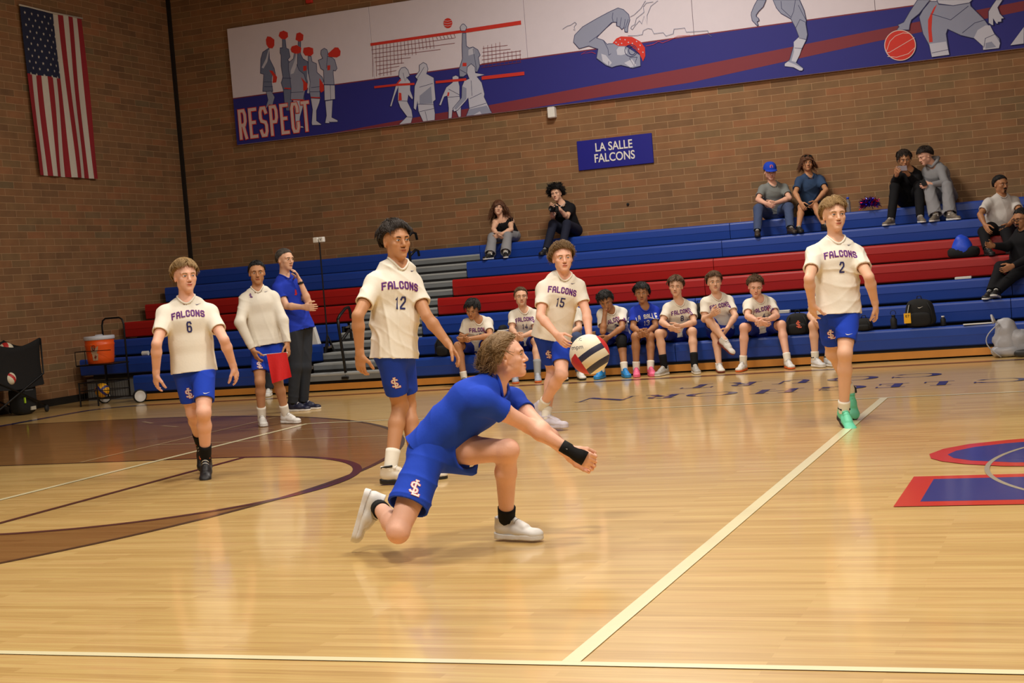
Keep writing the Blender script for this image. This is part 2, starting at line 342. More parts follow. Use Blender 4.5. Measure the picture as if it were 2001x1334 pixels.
# serif lettering CLEGHORN COURT, laid upside down for the bleachers
def bar(x0, y0, x1, y1, w): return ribbon2d([(x0, y0), (x1, y1)], w)
TH, TN = .085, .020
def ser(x, y, w=.2): return [[(x-w/2, y-.011), (x+w/2, y-.011), (x+w/2, y+.011), (x-w/2, y+.011)]]
def moon(cx, cy, rx, ry, a0, a1, thick, n=20, thin=.0):
    o = []; i = []
    for k in range(n+1):
        a = math.radians(a0+(a1-a0)*k/n); o.append((cx+rx*math.cos(a), cy+ry*math.sin(a)))
        t = thin+(thick-thin)*abs(math.cos(a)); i.append((cx+(rx-t)*math.cos(a), cy+(ry-.022)*math.sin(a)))
    return [[o[k], o[k+1], i[k+1], i[k]] for k in range(n)]
def serif(ch, w, h):
    q = []
    if ch == 'C': q = moon(w/2, h/2, w/2, h/2, 35, 325, .10)+bar(w*.9, h*.62, w*.9, h*.92, .02)
    if ch == 'O': q = moon(w/2, h/2, w/2, h/2, 0, 360, .10, 32)
    if ch == 'G': q = moon(w/2, h/2, w/2, h/2, 35, 330, .10)+bar(w*.85, .03, w*.85, h*.42, .08)+ser(w*.85, h*.42)+bar(w*.9, h*.62, w*.9, h*.92, .02)
    if ch == 'L': q = bar(.1, 0, .1, h, TH)+ser(.1, h)+ser(.1, .01)+bar(.1, .012, w, .012, .024)+bar(w-.01, 0, w-.01, h*.3, .02)
    if ch == 'E': q = bar(.1, 0, .1, h, TH)+bar(0, .012, w, .012, .024)+bar(0, h-.012, w, h-.012, .024)+bar(.1, h/2, w*.7, h/2, .022)+bar(w-.01, 0, w-.01, h*.28, .02)+bar(w-.01, h*.75, w-.01, h, .02)
    if ch == 'H': q = bar(.1, 0, .1, h, TH)+bar(w-.1, 0, w-.1, h, TH)+bar(.1, h/2, w-.1, h/2, .022)+ser(.1, 0)+ser(.1, h)+ser(w-.1, 0)+ser(w-.1, h)
    if ch == 'R': q = bar(.1, 0, .1, h, TH)+ser(.1, 0)+ser(.1, h)+bar(.1, h-.012, w*.55, h-.012, .024)+bar(.1, h*.48, w*.55, h*.48, .022)+moon(w*.5, h*.74, w*.32, h*.26, -90, 90, .075)+bar(w*.5, h*.48, w*.88, 0, .075)+ser(w*.9, 0, .14)
    if ch == 'N': q = bar(.06, 0, .06, h, .024)+bar(w-.06, 0, w-.06, h, .024)+bar(.05, h, w-.06, 0, .08)+ser(.06, 0, .14)+ser(w-.08, h, .14)
    if ch == 'U': q = bar(.1, h*.35, .1, h, TH)+bar(w-.08, h*.3, w-.08, h, .024)+moon(w/2, h*.36, w/2-.06, h*.36, 180, 360, .08)+ser(.1, h)+ser(w-.08, h, .16)
    if ch == 'T': q = bar(w/2, 0, w/2, h, TH)+bar(0, h-.012, w, h-.012, .024)+ser(w/2, 0)+bar(.01, h*.72, .01, h, .02)+bar(w-.01, h*.72, w-.01, h, .02)
    return q
def letter(ch, pxl, pxr, pyr, ytop, ybot):
    """reads from the far side: rotated half a turn about the vertical"""
    yc = (ytop+ybot)/2
    xl = at_z(*pxl)[0]; xr = at_z(*pxr)[0]; w_, h_ = abs(xr-xl), abs(ytop-ybot)
    q = serif(ch, w_, h_); xm = max(xl, xr)
    fpaint('painted_letter', [[(xm-a, ytop-b+0) for a, b in P] for P in q], M['navy'], .0040)
for ch, l, r, pl, pr in (('T', 1317, 1399, 764, 753), ('R', 1418, 1484, 754, 748), ('U', 1508, 1590, 751, 744), ('O', 1612, 1716, 745, 738), ('C', 1731, 1839, 741, 733)):
    letter(ch, (l, pl), (r, pr), 0, 2.45, 2.02)
for ch, l, r, pl, pr in (('N', 1137, 1238, 781, 777), ('R', 1262, 1334, 775, 771), ('O', 1345, 1447, 771, 765), ('H', 1470, 1565, 767, 762), ('G', 1595, 1694, 761, 755), ('E', 1713, 1775, 756, 750), ('L', 1803, 1862, 751, 748), ('C', 1894, 2012, 748, 741)):
    letter(ch, (l, pl), (r, pr), 0, 1.40, 1.00)

# ---------------------------------------------------------------- bleachers
M['bblue'] = mat('bench_blue', (26, 66, 160), .38, var=.08, vscale=2, bump=.05, bscale=90)
M['bred'] = mat('bench_red', (172, 24, 24), .38, var=.08, vscale=2, bump=.05, bscale=90)
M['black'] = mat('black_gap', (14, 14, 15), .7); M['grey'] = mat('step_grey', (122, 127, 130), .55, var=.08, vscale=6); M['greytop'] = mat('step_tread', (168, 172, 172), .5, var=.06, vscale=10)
M['woodb'] = mat('skirt_wood', (206, 140, 62), .45, var=.22, vscale=3, detail=8); M['deck'] = mat('footboard_ply', (92, 84, 74), .6, var=.1)
def bench(name, i, x0, x1, parent, m):
    """moulded bench: rounded front fascia with a shallow bend, top with a back roll"""
    y, z = ROWY[i], ROWZ[i]; h = .248
    pr = [(.03, -h), (.012, -h+.015), (.004, -h*.5), (.0, -h*.46), (.006, -.03), (.014, -.010), (.03, 0), (.235, -.006), (.25, -.02), (.25, -.05), (.05, -.045), (.05, -h)]
    V = [(x, y+a, z+b) for x in (x0, x1) for a, b in pr]; n = len(pr)
    F = [(k, k+n, (k+1) % n+n, (k+1) % n) for k in range(n)]+[tuple(range(n)), tuple(range(n, 2*n))[::-1]]
    return mesh_obj(name, V, F, m, parent)
bl = empty('bleachers', (-10.6, 4.4, 0), 'left bank of blue and red bench rows between the corner and the stair aisle', 'bleachers', 'banks of the retractable bleachers')
br = empty('bleachers', (0, 4.4, 0), 'long right bank of blue and red bench rows carrying the team and the spectators', 'bleachers', 'banks of the retractable bleachers')
AX0, AX1 = -8.46, -7.14
ba = empty('aisle_stairs', (-7.8, 4.4, 0), 'grey stepped aisle rising between the two banks of benches', 'stairs')
LX = [-11.28, -12.66, -12.66, -12.66, -12.66, -12.66, -12.5]
for i in range(7):
    m = M['bred'] if i in (3, 4) else M['bblue']
    xr = AX1 if i < 6 else AX1
    bench('bench_row', i, LX[i], AX0, bl, m)
    if i == 6: bench('bench_row', i, AX0+.003, AX1-.003, ba, m)
    x = xr; n = 4; step = (9.0-xr)/n
    for k in range(n): bench('bench_row', i, xr+step*k+.004, xr+step*(k+1)-.004, br, m)
    # footboard behind this bench and the riser under the next
    for par, xa, xb in ((bl, max(LX[i], -12.5), AX0), (br, AX1, 9.0)):
        mb = MB(); mb.box((xa, ROWY[i]+.20, ROWZ[i]-.075), (xb, min(ROWY[i]+.66, WY-.01), ROWZ[i]-.05)); mb.build('footboard', M['deck'], par)
        mb = MB(); mb.box((xa, ROWY[i]+.10, .01 if i < 1 else ROWZ[i-1]-.06), (xb, ROWY[i]+.13, ROWZ[i]-.05)); mb.build('riser', M['black'], par)
for par, xa, xb in ((bl, -11.2, AX0), (br, AX1, 9.0)):
    mb = MB(); mb.box((xa, 4.40, .022), (xb, 4.43, .108)); mb.build('skirt_board', M['woodb'], par)
    mb = MB(); mb.box((xa, 4.45, 0), (xb, 4.47, .14)); mb.build('toe_kick', M['black'], par)
mb = MB(); mb.box((AX0, 4.40, .022), (AX1, 4.43, .108)); mb.build('skirt_board', M['woodb'], ba)
mb = MB(); mb.box((-12.66, 5.15, .0), (-11.2, 5.2, .33)); mb.build('end_panel', M['grey'], bl)
for s in range(13):
    z = .25+.128*s; y = 4.40+.305*s
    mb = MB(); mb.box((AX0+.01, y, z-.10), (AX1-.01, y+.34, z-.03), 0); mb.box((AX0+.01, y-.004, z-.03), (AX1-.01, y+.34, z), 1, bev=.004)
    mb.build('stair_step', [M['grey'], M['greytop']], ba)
    mb = MB(); mb.box((AX0+.01, y+.30, z-.04), (AX1-.01, y+.33, z+.04)); mb.build('riser', M['black'], ba)
mb = MB(); mb.box((AX0, 4.45, .0), (AX1, 4.5, .15)); mb.build('toe_kick', M['black'], ba)

# ---------------------------------------------------------------- banner
M['bwhite'] = mat('print_white', (226, 218, 230), .75); M['bnavy'] = mat('print_blue', (40, 40, 132), .7); M['bstripe'] = mat('print_brick_red', (128, 46, 58), .7)
M['bfig'] = mat('print_grey_lavender', (150, 156, 182), .75); M['bfigl'] = mat('print_light_lavender', (200, 202, 220), .75); M['bred2'] = mat('print_red', (214, 52, 40), .7); M['bline'] = mat('print_outline', (46, 48, 96), .7); M['bpink'] = mat('print_pale_pink', (226, 196, 190), .7)
M['bfigd'] = mat('print_slate', (112, 122, 152), .75)
YB = WY-.07
banner = empty('banner', (-4, WY, 4.0), 'long printed sports mural panel reading RESPECT high on the brick wall', 'banner')
mb = MB(); 
for k in range(6): mb.box((-11.62+2.7*k+.003, YB, 4.01), (-11.62+2.7*(k+1)-.003, WY-.005, 5.99), 0, bev=.003)
mb.build('panel', M['bwhite'], banner)
LAY = [0]
def nl(lay): LAY[0] += 1; return .003+lay*.0001+LAY[0]*.00002
def bpoly(mbx, pts, T, lay, m, close=0, lw=.0):
    dy = nl(lay)
    P = [at_y(T[0]+x/T[2], T[1]+y/T[2], YB-lay*.0015) for x, y in pts]
    P = [(p[0], YB-dy, min(5.985, max(4.02, p[2]))) for p in P]
    mbx.poly(P, m)
def bline(mbx, pts, T, lay, m, wd=.008, closed=False):
    P = [at_y(T[0]+x/T[2], T[1]+y/T[2], YB) for x, y in pts]
    for q in ribbon2d([(p[0], p[2]) for p in P], wd, closed):
        if min(c[1] for c in q) > 5.985: continue
        dy = nl(lay); mbx.poly([(c[0], YB-dy, min(5.985, max(4.02, c[1]))) for c in q], m)
I = (0, 0, 1.)
mb = MB()
zb = at_y(650, 175, YB)[2]
mb.poly([(-11.615, YB-.001, 4.012), (4.57, YB-.001, 4.012), (4.57, YB-.001, 4.80), (-11.615, YB-.001, 4.80)], 0)
mb.poly([(-11.615, YB-.0016, 4.795), (4.57, YB-.0016, 4.795), (4.57, YB-.0016, 4.812), (-11.615, YB-.0016, 4.812)], 1)
P = [at_y(x, y, YB) for x, y in ((648, 262), (846, 223), (958, 205), (1350, 131), (1700, 61), (2001, 1.5), (2001, 21), (1700, 83.5), (1350, 161), (1020, 219))]
mb.poly([(p[0], YB-.002, max(4.013, p[2])) for p in P], 1)
mb.build('printed_field', [M['bnavy'], M['bstripe']], banner)
T1 = (480, 40, 5.336); T2 = (700, 0, 5.337); T3 = (1100, 0, 6.67); T4 = (1700, 0, 6.648); T5 = (1450, 0, 8.894)
figs = []
def fig(T, outlines, fills=(), lines=(), wd=.009):
    """one printed figure: outlines = filled shapes with a drawn edge (shape, material index)"""
    mb = MB(); l = 3
    for pts, m in outlines:
        bpoly(mb, pts, T, l, m); bline(mb, pts, T, l+.5, 4, wd, True); l += 1
    for pts, m in fills: bpoly(mb, pts, T, l, m); l += .3
    for pts in lines: bline(mb, pts, T, l+1, 4, wd*.8)
    return mb.build('printed_figure', [M['bfig'], M['bfigl'], M['bred2'], M['bfigd'], M['bline']], banner)
# cheerleaders
fig(T1, [([(225, 300), (245, 290), (250, 400), (300, 500), (320, 600), (300, 640), (280, 560), (270, 640), (285, 740), (180, 740), (185, 640), (190, 560), (155, 550), (160, 400), (180, 330)], 3),
         ([(215, 740), (270, 735), (305, 800), (290, 850), (270, 950), (240, 945), (255, 870), (230, 900), (200, 935), (235, 830)], 0)],
    [([(225, 165), (260, 170), (298, 200), (298, 260), (280, 290), (240, 288), (215, 250), (210, 200)], 2), ([(245, 520), (280, 525), (328, 590), (318, 645), (280, 650), (285, 580)], 2), ([(238, 300), (245, 310), (225, 430), (185, 500), (165, 490), (210, 400)], 1)], [[(190, 640), (280, 640)], [(195, 690), (285, 690)]])
fig(T1, [([(385, 170), (410, 160), (425, 290), (450, 300), (465, 380), (440, 410), (480, 460), (475, 600), (480, 715), (395, 720), (372, 650), (390, 590), (372, 480), (370, 360), (360, 340), (362, 285), (385, 285)], 3),
         ([(395, 720), (480, 715), (490, 800), (470, 940), (425, 940), (405, 850)], 3)],
    [([(355, 120), (395, 105), (438, 125), (442, 170), (410, 198), (370, 190), (343, 160)], 2), ([(402, 700), (480, 705), (480, 718), (402, 712)], 2)], [[(385, 600), (478, 602)]])
fig(T1, [([(550, 195), (575, 215), (575, 350), (600, 400), (650, 430), (660, 500), (640, 700), (610, 760), (620, 870), (560, 870), (540, 500), (545, 350)], 3)],
    [([(530, 135), (565, 123), (603, 150), (598, 205), (560, 222), (520, 200)], 2), ([(600, 475), (635, 470), (635, 520), (600, 528)], 2), ([(640, 500), (665, 620), (680, 690), (660, 760), (640, 755), (655, 680), (640, 600)], 1)])
fig(T1, [([(515, 320), (540, 340), (530, 450), (560, 520), (610, 560), (640, 660), (620, 740), (600, 830), (470, 825), (475, 700), (465, 600), (450, 520), (450, 440), (500, 400)], 0),
         ([(495, 830), (610, 835), (600, 900), (570, 1000), (560, 1100), (595, 1100), (610, 1118), (550, 1118), (545, 1140), (525, 1130), (515, 960)], 1)],
    [([(480, 270), (530, 255), (580, 285), (575, 335), (530, 350), (480, 330), (468, 300)], 2), ([(575, 590), (645, 660), (640, 720), (600, 735), (600, 650)], 2), ([(530, 340), (538, 350), (530, 470), (500, 550), (468, 560), (470, 520), (510, 420)], 1), ([(480, 820), (605, 822), (603, 834), (480, 832)], 2)], [[(470, 750), (605, 745)]])
fig(T1, [([(655, 370), (685, 375), (695, 430), (740, 450), (745, 540), (800, 590), (818, 640), (790, 650), (775, 720), (778, 800), (680, 805), (665, 730), (675, 640), (660, 560), (655, 470)], 0),
         ([(680, 810), (780, 815), (770, 860), (740, 940), (740, 1045), (790, 1080), (790, 1090), (695, 1092), (690, 1070), (700, 930)], 1)],
    [([(605, 285), (660, 276), (703, 290), (706, 345), (680, 370), (620, 365), (598, 330)], 2), ([(770, 600), (820, 680), (815, 735), (785, 752), (770, 720)], 2), ([(680, 795), (778, 800), (778, 810), (680, 806)], 2)], [[(668, 745), (778, 742)], [(685, 700), (775, 690)]])
fig(T1, [([(790, 310), (820, 290), (850, 305), (860, 340), (855, 375), (900, 385), (930, 410), (955, 500), (940, 525), (915, 520), (915, 560), (925, 670), (820, 668), (815, 520), (785, 500), (760, 415), (805, 395), (785, 350)], 0),
         ([(820, 672), (932, 674), (936, 820), (825, 835)], 1), ([(832, 840), (910, 828), (900, 1010), (962, 1040), (962, 1058), (880, 1060), (870, 1050), (878, 1072), (830, 1070), (845, 990)], 1)],
    [([(858, 345), (930, 280), (965, 282), (990, 320), (985, 365), (950, 385), (865, 378)], 2), ([(850, 470), (882, 465), (880, 515), (852, 520)], 2)], [[(855, 380), (845, 500)], [(885, 675), (890, 830)]])
# volleyball scene
mb = MB(); g = 4
bline(mb, [(130, 465), (1100, 325)], T2, 9, 2, .045); bline(mb, [(1100, 325), (1700, 235)], T2, 9, 2, .062)
for k in range(24): x = 150+k*37; dy = -(k*5.4); bline(mb, [(x, 480+dy), (x+6+k*.5, (800 if k < 6 else 690 if k < 9 else 610 if k < 13 else 560 if k < 18 else 470)+dy*.6)], T2, 2.5, 5, .006)
for k in range(8): bline(mb, [(140+k*12, 520+k*42), ((1010, 1010, 860, 550, 480, 430, 400, 340)[k], (395, 450, 515, 600, 655, 690, 735, 800)[k])], T2, 2.5, 5, .006)
for k in range(10): x = 1310+k*42; bline(mb, [(x, 560-k*4 if k > 4 else 480-k*10), (x+6, 705-k*6)], T2, 2.5, 5, .006)
for k in range(6): bline(mb, [(1300-k*3, 505+k*40), (1560+k*30 if k < 2 else 1700, 472+k*40-(k > 1)*22)], T2, 2.5, 5, .006)
cx, cy = 936, 241; bpoly(mb, [(cx+46*math.cos(a/16*math.pi), cy+52*math.sin(a/16*math.pi)) for a in range(32)], T2, 4, 2)
for dy in (-25, 0, 25): bline(mb, [(cx-42, cy+dy), (cx, cy+dy+6), (cx+42, cy+dy-4)], T2, 5, 1, .006)
mb.build('printed_net', [M['bfig'], M['bfigl'], M['bred2'], M['bfigd'], M['bline'], M['bstripe']], banner)
fig(T2, [([(430, 740), (450, 710), (490, 700), (520, 730), (540, 790), (510, 810), (545, 850), (545, 940), (575, 1020), (565, 1040), (525, 990), (515, 1060), (560, 1150), (570, 1220), (555, 1305), (430, 1315), (510, 1215), (440, 1120), (415, 1050), (420, 900), (380, 1010), (350, 1110), (332, 1110), (370, 980), (400, 870), (445, 820), (425, 800)], 1)],
    [([(425, 965), (450, 970), (455, 1045), (420, 1048)], 2), ([(450, 835), (400, 890), (392, 880), (440, 822)], 2)], [[(415, 1050), (515, 1055)], [(505, 1218), (570, 1222)], [(470, 760), (490, 850), (510, 800)]])
fig(T2, [([(640, 680), (680, 652), (715, 670), (730, 720), (715, 770), (790, 810), (810, 1040), (785, 1060), (790, 1100), (803, 1180), (803, 1280), (680, 1290), (630, 1160), (620, 1050), (605, 1150), (580, 1130), (590, 900), (620, 830), (595, 800), (640, 740)], 1)],
    [([(640, 1000), (760, 900), (775, 1080), (640, 1085)], 0)], [[(625, 1085), (785, 1090)], [(640, 910), (780, 870)], [(690, 700), (610, 830)], [(640, 1165), (800, 1130)], [(700, 1160), (725, 1280)]])
fig(T2, [([(985, 800), (1020, 785), (1050, 800), (1050, 860), (1060, 900), (1060, 1000), (1075, 1100), (1075, 1240), (1050, 1240), (1020, 1150), (985, 1150), (980, 1255), (945, 1255), (945, 1130), (930, 1000), (900, 1010), (865, 1100), (845, 1095), (880, 1000), (920, 910), (985, 860)], 1)],
    [([(935, 960), (952, 965), (945, 1005), (928, 1000)], 2)], [[(935, 1015), (1060, 1005)], [(945, 930), (1060, 990)]])
fig(T2, [([(1090, 345), (1125, 345), (1130, 480), (1160, 500), (1200, 490), (1250, 520), (1275, 575), (1255, 600), (1270, 690), (1245, 750), (1180, 740), (1100, 800), (1060, 800), (1055, 720), (1090, 610), (1085, 480)], 0),
         ([(1075, 322), (1065, 285), (1078, 262), (1095, 250), (1110, 255), (1135, 285), (1120, 322)], 1)],
    [([(1150, 520), (1200, 495), (1215, 560), (1150, 580)], 1), ([(1090, 655), (1130, 655), (1130, 690), (1088, 692)], 2)], [[(1060, 725), (1140, 770)], [(1060, 810), (1140, 815)], [(1200, 510), (1240, 740)]])
fig(T2, [([(1140, 700), (1180, 665), (1220, 700), (1225, 760), (1320, 780), (1240, 800), (1290, 860), (1320, 980), (1315, 1010), (1395, 1190), (1130, 1225), (1160, 1130), (1150, 1020), (1120, 1060), (1040, 1150), (1000, 1165), (990, 1130), (1080, 1020), (1085, 900), (1110, 840), (1160, 820), (1135, 760)], 1)],
    [([(1090, 900), (1130, 920), (1130, 1030), (1020, 1145), (1000, 1130), (1080, 1020)], 0), ([(1160, 1140), (1340, 1100), (1395, 1190), (1290, 1205), (1270, 1160), (1200, 1225), (1130, 1225)], 0)], [[(1165, 1030), (1290, 970)], [(1160, 1130), (1340, 1075)], [(1180, 840), (1190, 1000)]])
mb = MB(); pass
for pts_, w_ in (([(170, 910), (400, 885), (590, 875)], .035), ([(810, 858), (1130, 828)], .04), ([(1290, 815), (1735, 765)], .055)):
    mb = MB(); bline(mb, pts_, T2, 12, 0, w_); mb.build('printed_net_band', M['bred2'], banner)
# swimmer
o = fig(T3, [([(720, 105), (790, 125), (860, 190), (875, 260), (850, 350), (845, 420), (810, 415), (800, 360), (770, 385), (740, 350), (700, 335), (700, 290), (650, 290), (560, 370), (480, 450), (440, 495), (530, 525), (580, 580), (600, 570), (640, 570), (700, 560), (820, 600), (1010, 720), (1015, 860), (910, 888), (760, 850), (700, 860), (640, 880), (560, 850), (440, 760), (460, 640), (340, 600), (215, 635), (140, 550), (155, 460), (260, 350), (450, 240), (600, 160)], 0)],
    [([(650, 560), (700, 500), (760, 475), (900, 480), (1010, 540), (1070, 620), (1075, 730), (1045, 800), (1000, 700), (880, 590), (830, 600), (720, 600)], 2),
     ([(700, 650), (730, 610), (800, 610), (830, 650), (840, 700), (760, 720), (710, 715)], 1), ([(880, 880), (800, 820), (900, 770), (960, 850)], 1), ([(500, 700), (560, 720), (640, 820), (600, 860), (520, 800)], 1)] +
    [([(x-9, y), (x, y-10), (x+10, y-2), (x+4, y+11)], 1) for x, y in ((745, 512), (810, 518), (692, 552), (765, 565), (853, 552), (905, 565), (960, 540), (1005, 590), (985, 640), (1042, 680), (720, 580))],
    [[(655, 165), (645, 230), (660, 290)], [(710, 230), (705, 330)], [(765, 230), (745, 350)], [(815, 250), (800, 360)], [(855, 250), (815, 370)], [(345, 550), (480, 450), (640, 290)], [(530, 525), (590, 640), (600, 720), (630, 700)], [(600, 800), (600, 870)], [(870, 750), (970, 745), (930, 860), (870, 760)]])
mb = MB()
bline(mb, [(865+45*math.cos(a/12*math.pi)+40, 660+55*math.sin(a/12*math.pi)) for a in range(24)], T3, 12, 0, .012, True)
bline(mb, [(835+80*math.cos(a/12*math.pi)+55, 660+78*math.sin(a/12*math.pi)) for a in range(24)], T3, 12, 0, .01, True)
mb.build('printed_goggles', M['bline'], banner)
for pts in ([(0, 380), (60, 340), (100, 330), (160, 290), (180, 310), (150, 350), (165, 400), (140, 380)], [(880, 220), (930, 195), (1020, 110), (1060, 40), (1080, 10)], [(885, 370), (900, 340), (940, 320), (960, 240), (1060, 160), (1050, 90), (1090, 40), (1180, 25)], [(885, 370), (910, 385), (940, 340), (1000, 270), (1030, 310), (1060, 210), (1100, 320), (1100, 200), (1150, 80), (1240, 10)],
            [(850, 465), (960, 465), (1040, 450), (1050, 400), (1110, 370), (1160, 380), (1190, 440), (1310, 425), (1345, 470), (1440, 440), (1450, 380), (1590, 365), (1610, 420), (1760, 410), (1890, 400), (1900, 450), (1940, 478)]):
    mb = MB(); bline(mb, pts, T3, 3, 1, .006); mb.build('printed_splash', [M['bline'], M['bfigd'], M['bred2']], banner)
for pts in ([(1085, 600), (1180, 580), (1250, 540), (1300, 560), (1400, 520), (1500, 470), (1660, 460)], [(245, 710), (320, 660), (270, 700), (380, 680), (430, 700)]): mb = MB(); bline(mb, pts, T3, 3, 2, .006); mb.build('printed_splash', [M['bline'], M['bfigd'], M['bred2']], banner)
# kicker and basketball player, cropped by the top of the panel
fig(T5, [([(270, 0), (420, 0), (370, 120), (290, 200), (250, 260), (250, 290), (290, 320), (300, 360), (265, 380), (285, 440), (265, 448), (180, 360), (160, 260), (165, 220), (215, 100)], 0),
         ([(540, 0), (1000, 0), (1080, 180), (1118, 350), (1110, 415), (1140, 600), (1120, 690), (1050, 830), (1040, 850), (950, 1030), (945, 1090), (1060, 1180), (1065, 1210), (1020, 1235), (910, 1180), (850, 1150), (745, 1150), (740, 1110), (830, 1040), (900, 800), (915, 740), (990, 640), (935, 490), (850, 330), (680, 235), (600, 140)], 0)],
    [([(900, 730), (985, 650), (1110, 700), (1040, 840), (1000, 960), (940, 1080), (860, 1060), (905, 900)], 1), ([(745, 1110), (800, 1070), (920, 1120), (1060, 1190), (1050, 1225), (1000, 1225), (900, 1170), (745, 1150)], 1)],
    [[(850, 320), (900, 200), (930, 0)], [(935, 490), (1010, 340), (1110, 390)], [(980, 90), (1060, 250), (1115, 350)], [(990, 660), (1115, 690)], [(915, 835), (1045, 845)], [(680, 20), (690, 150), (850, 300)]])
fig(T4, [([(620, 0), (780, 0), (640, 180), (540, 260), (520, 320), (510, 390), (350, 390), (380, 350), (362, 325), (440, 290), (520, 150)], 0),
         ([(780, 20), (1300, 20), (1310, 80), (1490, 260), (1620, 440), (1680, 500), (1690, 560), (1675, 625), (1470, 648), (1470, 600), (1350, 500), (1180, 460), (1010, 380), (990, 440), (1030, 710), (805, 740), (770, 590), (690, 440), (640, 220), (690, 130)], 0),
         ([(1640, 0), (1725, 0), (1660, 100), (1690, 180), (1745, 240), (1710, 245), (1710, 285), (1665, 290), (1665, 310), (1640, 310), (1600, 240), (1605, 330), (1585, 330), (1540, 300), (1540, 150), (1590, 70)], 1),
         ([(2001, 350), (2001, 570), (1820, 592)], 1), ([(870, 0), (1330, 0), (1290, 40), (1080, 75), (890, 50)], 1)],
    [([(830, 100), (870, 60), (810, 200), (800, 380), (815, 545), (770, 550), (755, 380), (755, 260), (790, 180)], 2), ([(770, 570), (990, 540), (1030, 710), (805, 740)], 1), ([(1500, 330), (1560, 330), (1620, 450), (1690, 560), (1675, 625), (1470, 648), (1470, 600), (1350, 490), (1400, 390)], 1), ([(1500, 560), (1580, 540), (1640, 610), (1500, 635)], 0)],
    [[(890, 60), (1080, 75), (1280, 40)], [(790, 180), (1050, 260), (1280, 80)], [(1200, 430), (1360, 300), (1490, 262)], [(1480, 620), (1500, 500), (1620, 448)], [(805, 690), (1020, 645)]])
mb = MB(); cx, cy = 393, 590
ring = [(cx+200*math.cos(a/20*math.pi), cy+195*math.sin(a/20*math.pi)) for a in range(40)]
bpoly(mb, ring, T4, 14, 0); bline(mb, ring, T4, 15, 1, .012, True)
bline(mb, [(215, 680), (250, 685), (580, 490)], T4, 15, 1, .008); bline(mb, [(215, 670), (260, 540), (330, 470), (430, 430), (520, 435)], T4, 15, 1, .008); bline(mb, [(230, 735), (350, 745), (500, 700), (585, 620)], T4, 15, 1, .008)
mb.build('printed_ball', [M['bred2'], M['bpink']], banner)
# RESPECT
mb = MB()
a = at_y(467, 275, YB); b = at_y(612, 262, YB); t = at_y(467, 226, YB)
x0, x1 = at_y(468, 250, YB)[0], at_y(607, 232, YB)[0]
for st, mi, ly in ((.092, 1, 9.4), (.068, 0, 10)):
    for q in text_quads('RESPECT', .50, .155, .07, .032):
        pass
wl = (x1-x0)/7*.80; gp = (x1-x0)/7*.20*7/6; zc = 4.345
for h_, w_, st_, g_, mi in ((.535, wl+.022, .078, gp-.022, 1), (.51, wl, .052, gp, 0)):
    for k_, q in enumerate(text_quads('RESPECT', h_, w_, st_, g_)):
        dy = .012+.003*(1-mi)+k_*.00003; mb.poly([((x0+x1)/2+p[0], YB-dy, zc+p[1]) for p in q], mi)
mb.build('lettering', [M['bpink'], M['bred2']], banner)

# ---------------------------------------------------------------- wall sign
sign = empty('wall_sign', (-4.92, WY, 2.96), 'blue rectangular sign reading LA SALLE FALCONS on the brick wall', 'sign')
M['signblue'] = mat('sign_blue', (24, 26, 140), .45); M['white'] = mat('white_plain', (236, 234, 228), .55)
mb = MB(); mb.box((-5.53, WY-.03, 2.96), (-4.31, WY-.002, 3.42), bev=.004); mb.build('panel', M['signblue'], sign)
def font_mesh(txt, size, name, mt, parent, place, ext=.0, offset=0., xs=1., space=1.):
    cu = bpy.data.curves.new(name+'_c', 'FONT'); cu.body = txt; cu.size = size; cu.align_x = 'CENTER'; cu.align_y = 'CENTER'; cu.offset = offset; cu.extrude = ext; cu.space_line = .92; cu.space_character = space
    t = bpy.data.objects.new('t', cu); COL.objects.link(t); dg = bpy.context.evaluated_depsgraph_get(); me = bpy.data.meshes.new_from_object(t.evaluated_get(dg))
    V = A([tuple(v.co) for v in me.vertices]); F = [tuple(p.vertices) for p in me.polygons]
    bpy.data.objects.remove(t); bpy.data.meshes.remove(me)
    return mesh_obj(name, [place(v[0]*xs, v[1], v[2]) for v in V], F, mt, parent)
font_mesh('LA SALLE\nFALCONS', .185, 'lettering', M['white'], sign, lambda x, y, z: (-4.93+x, WY-.034-z, 3.20+y), .002, .0025, .82)
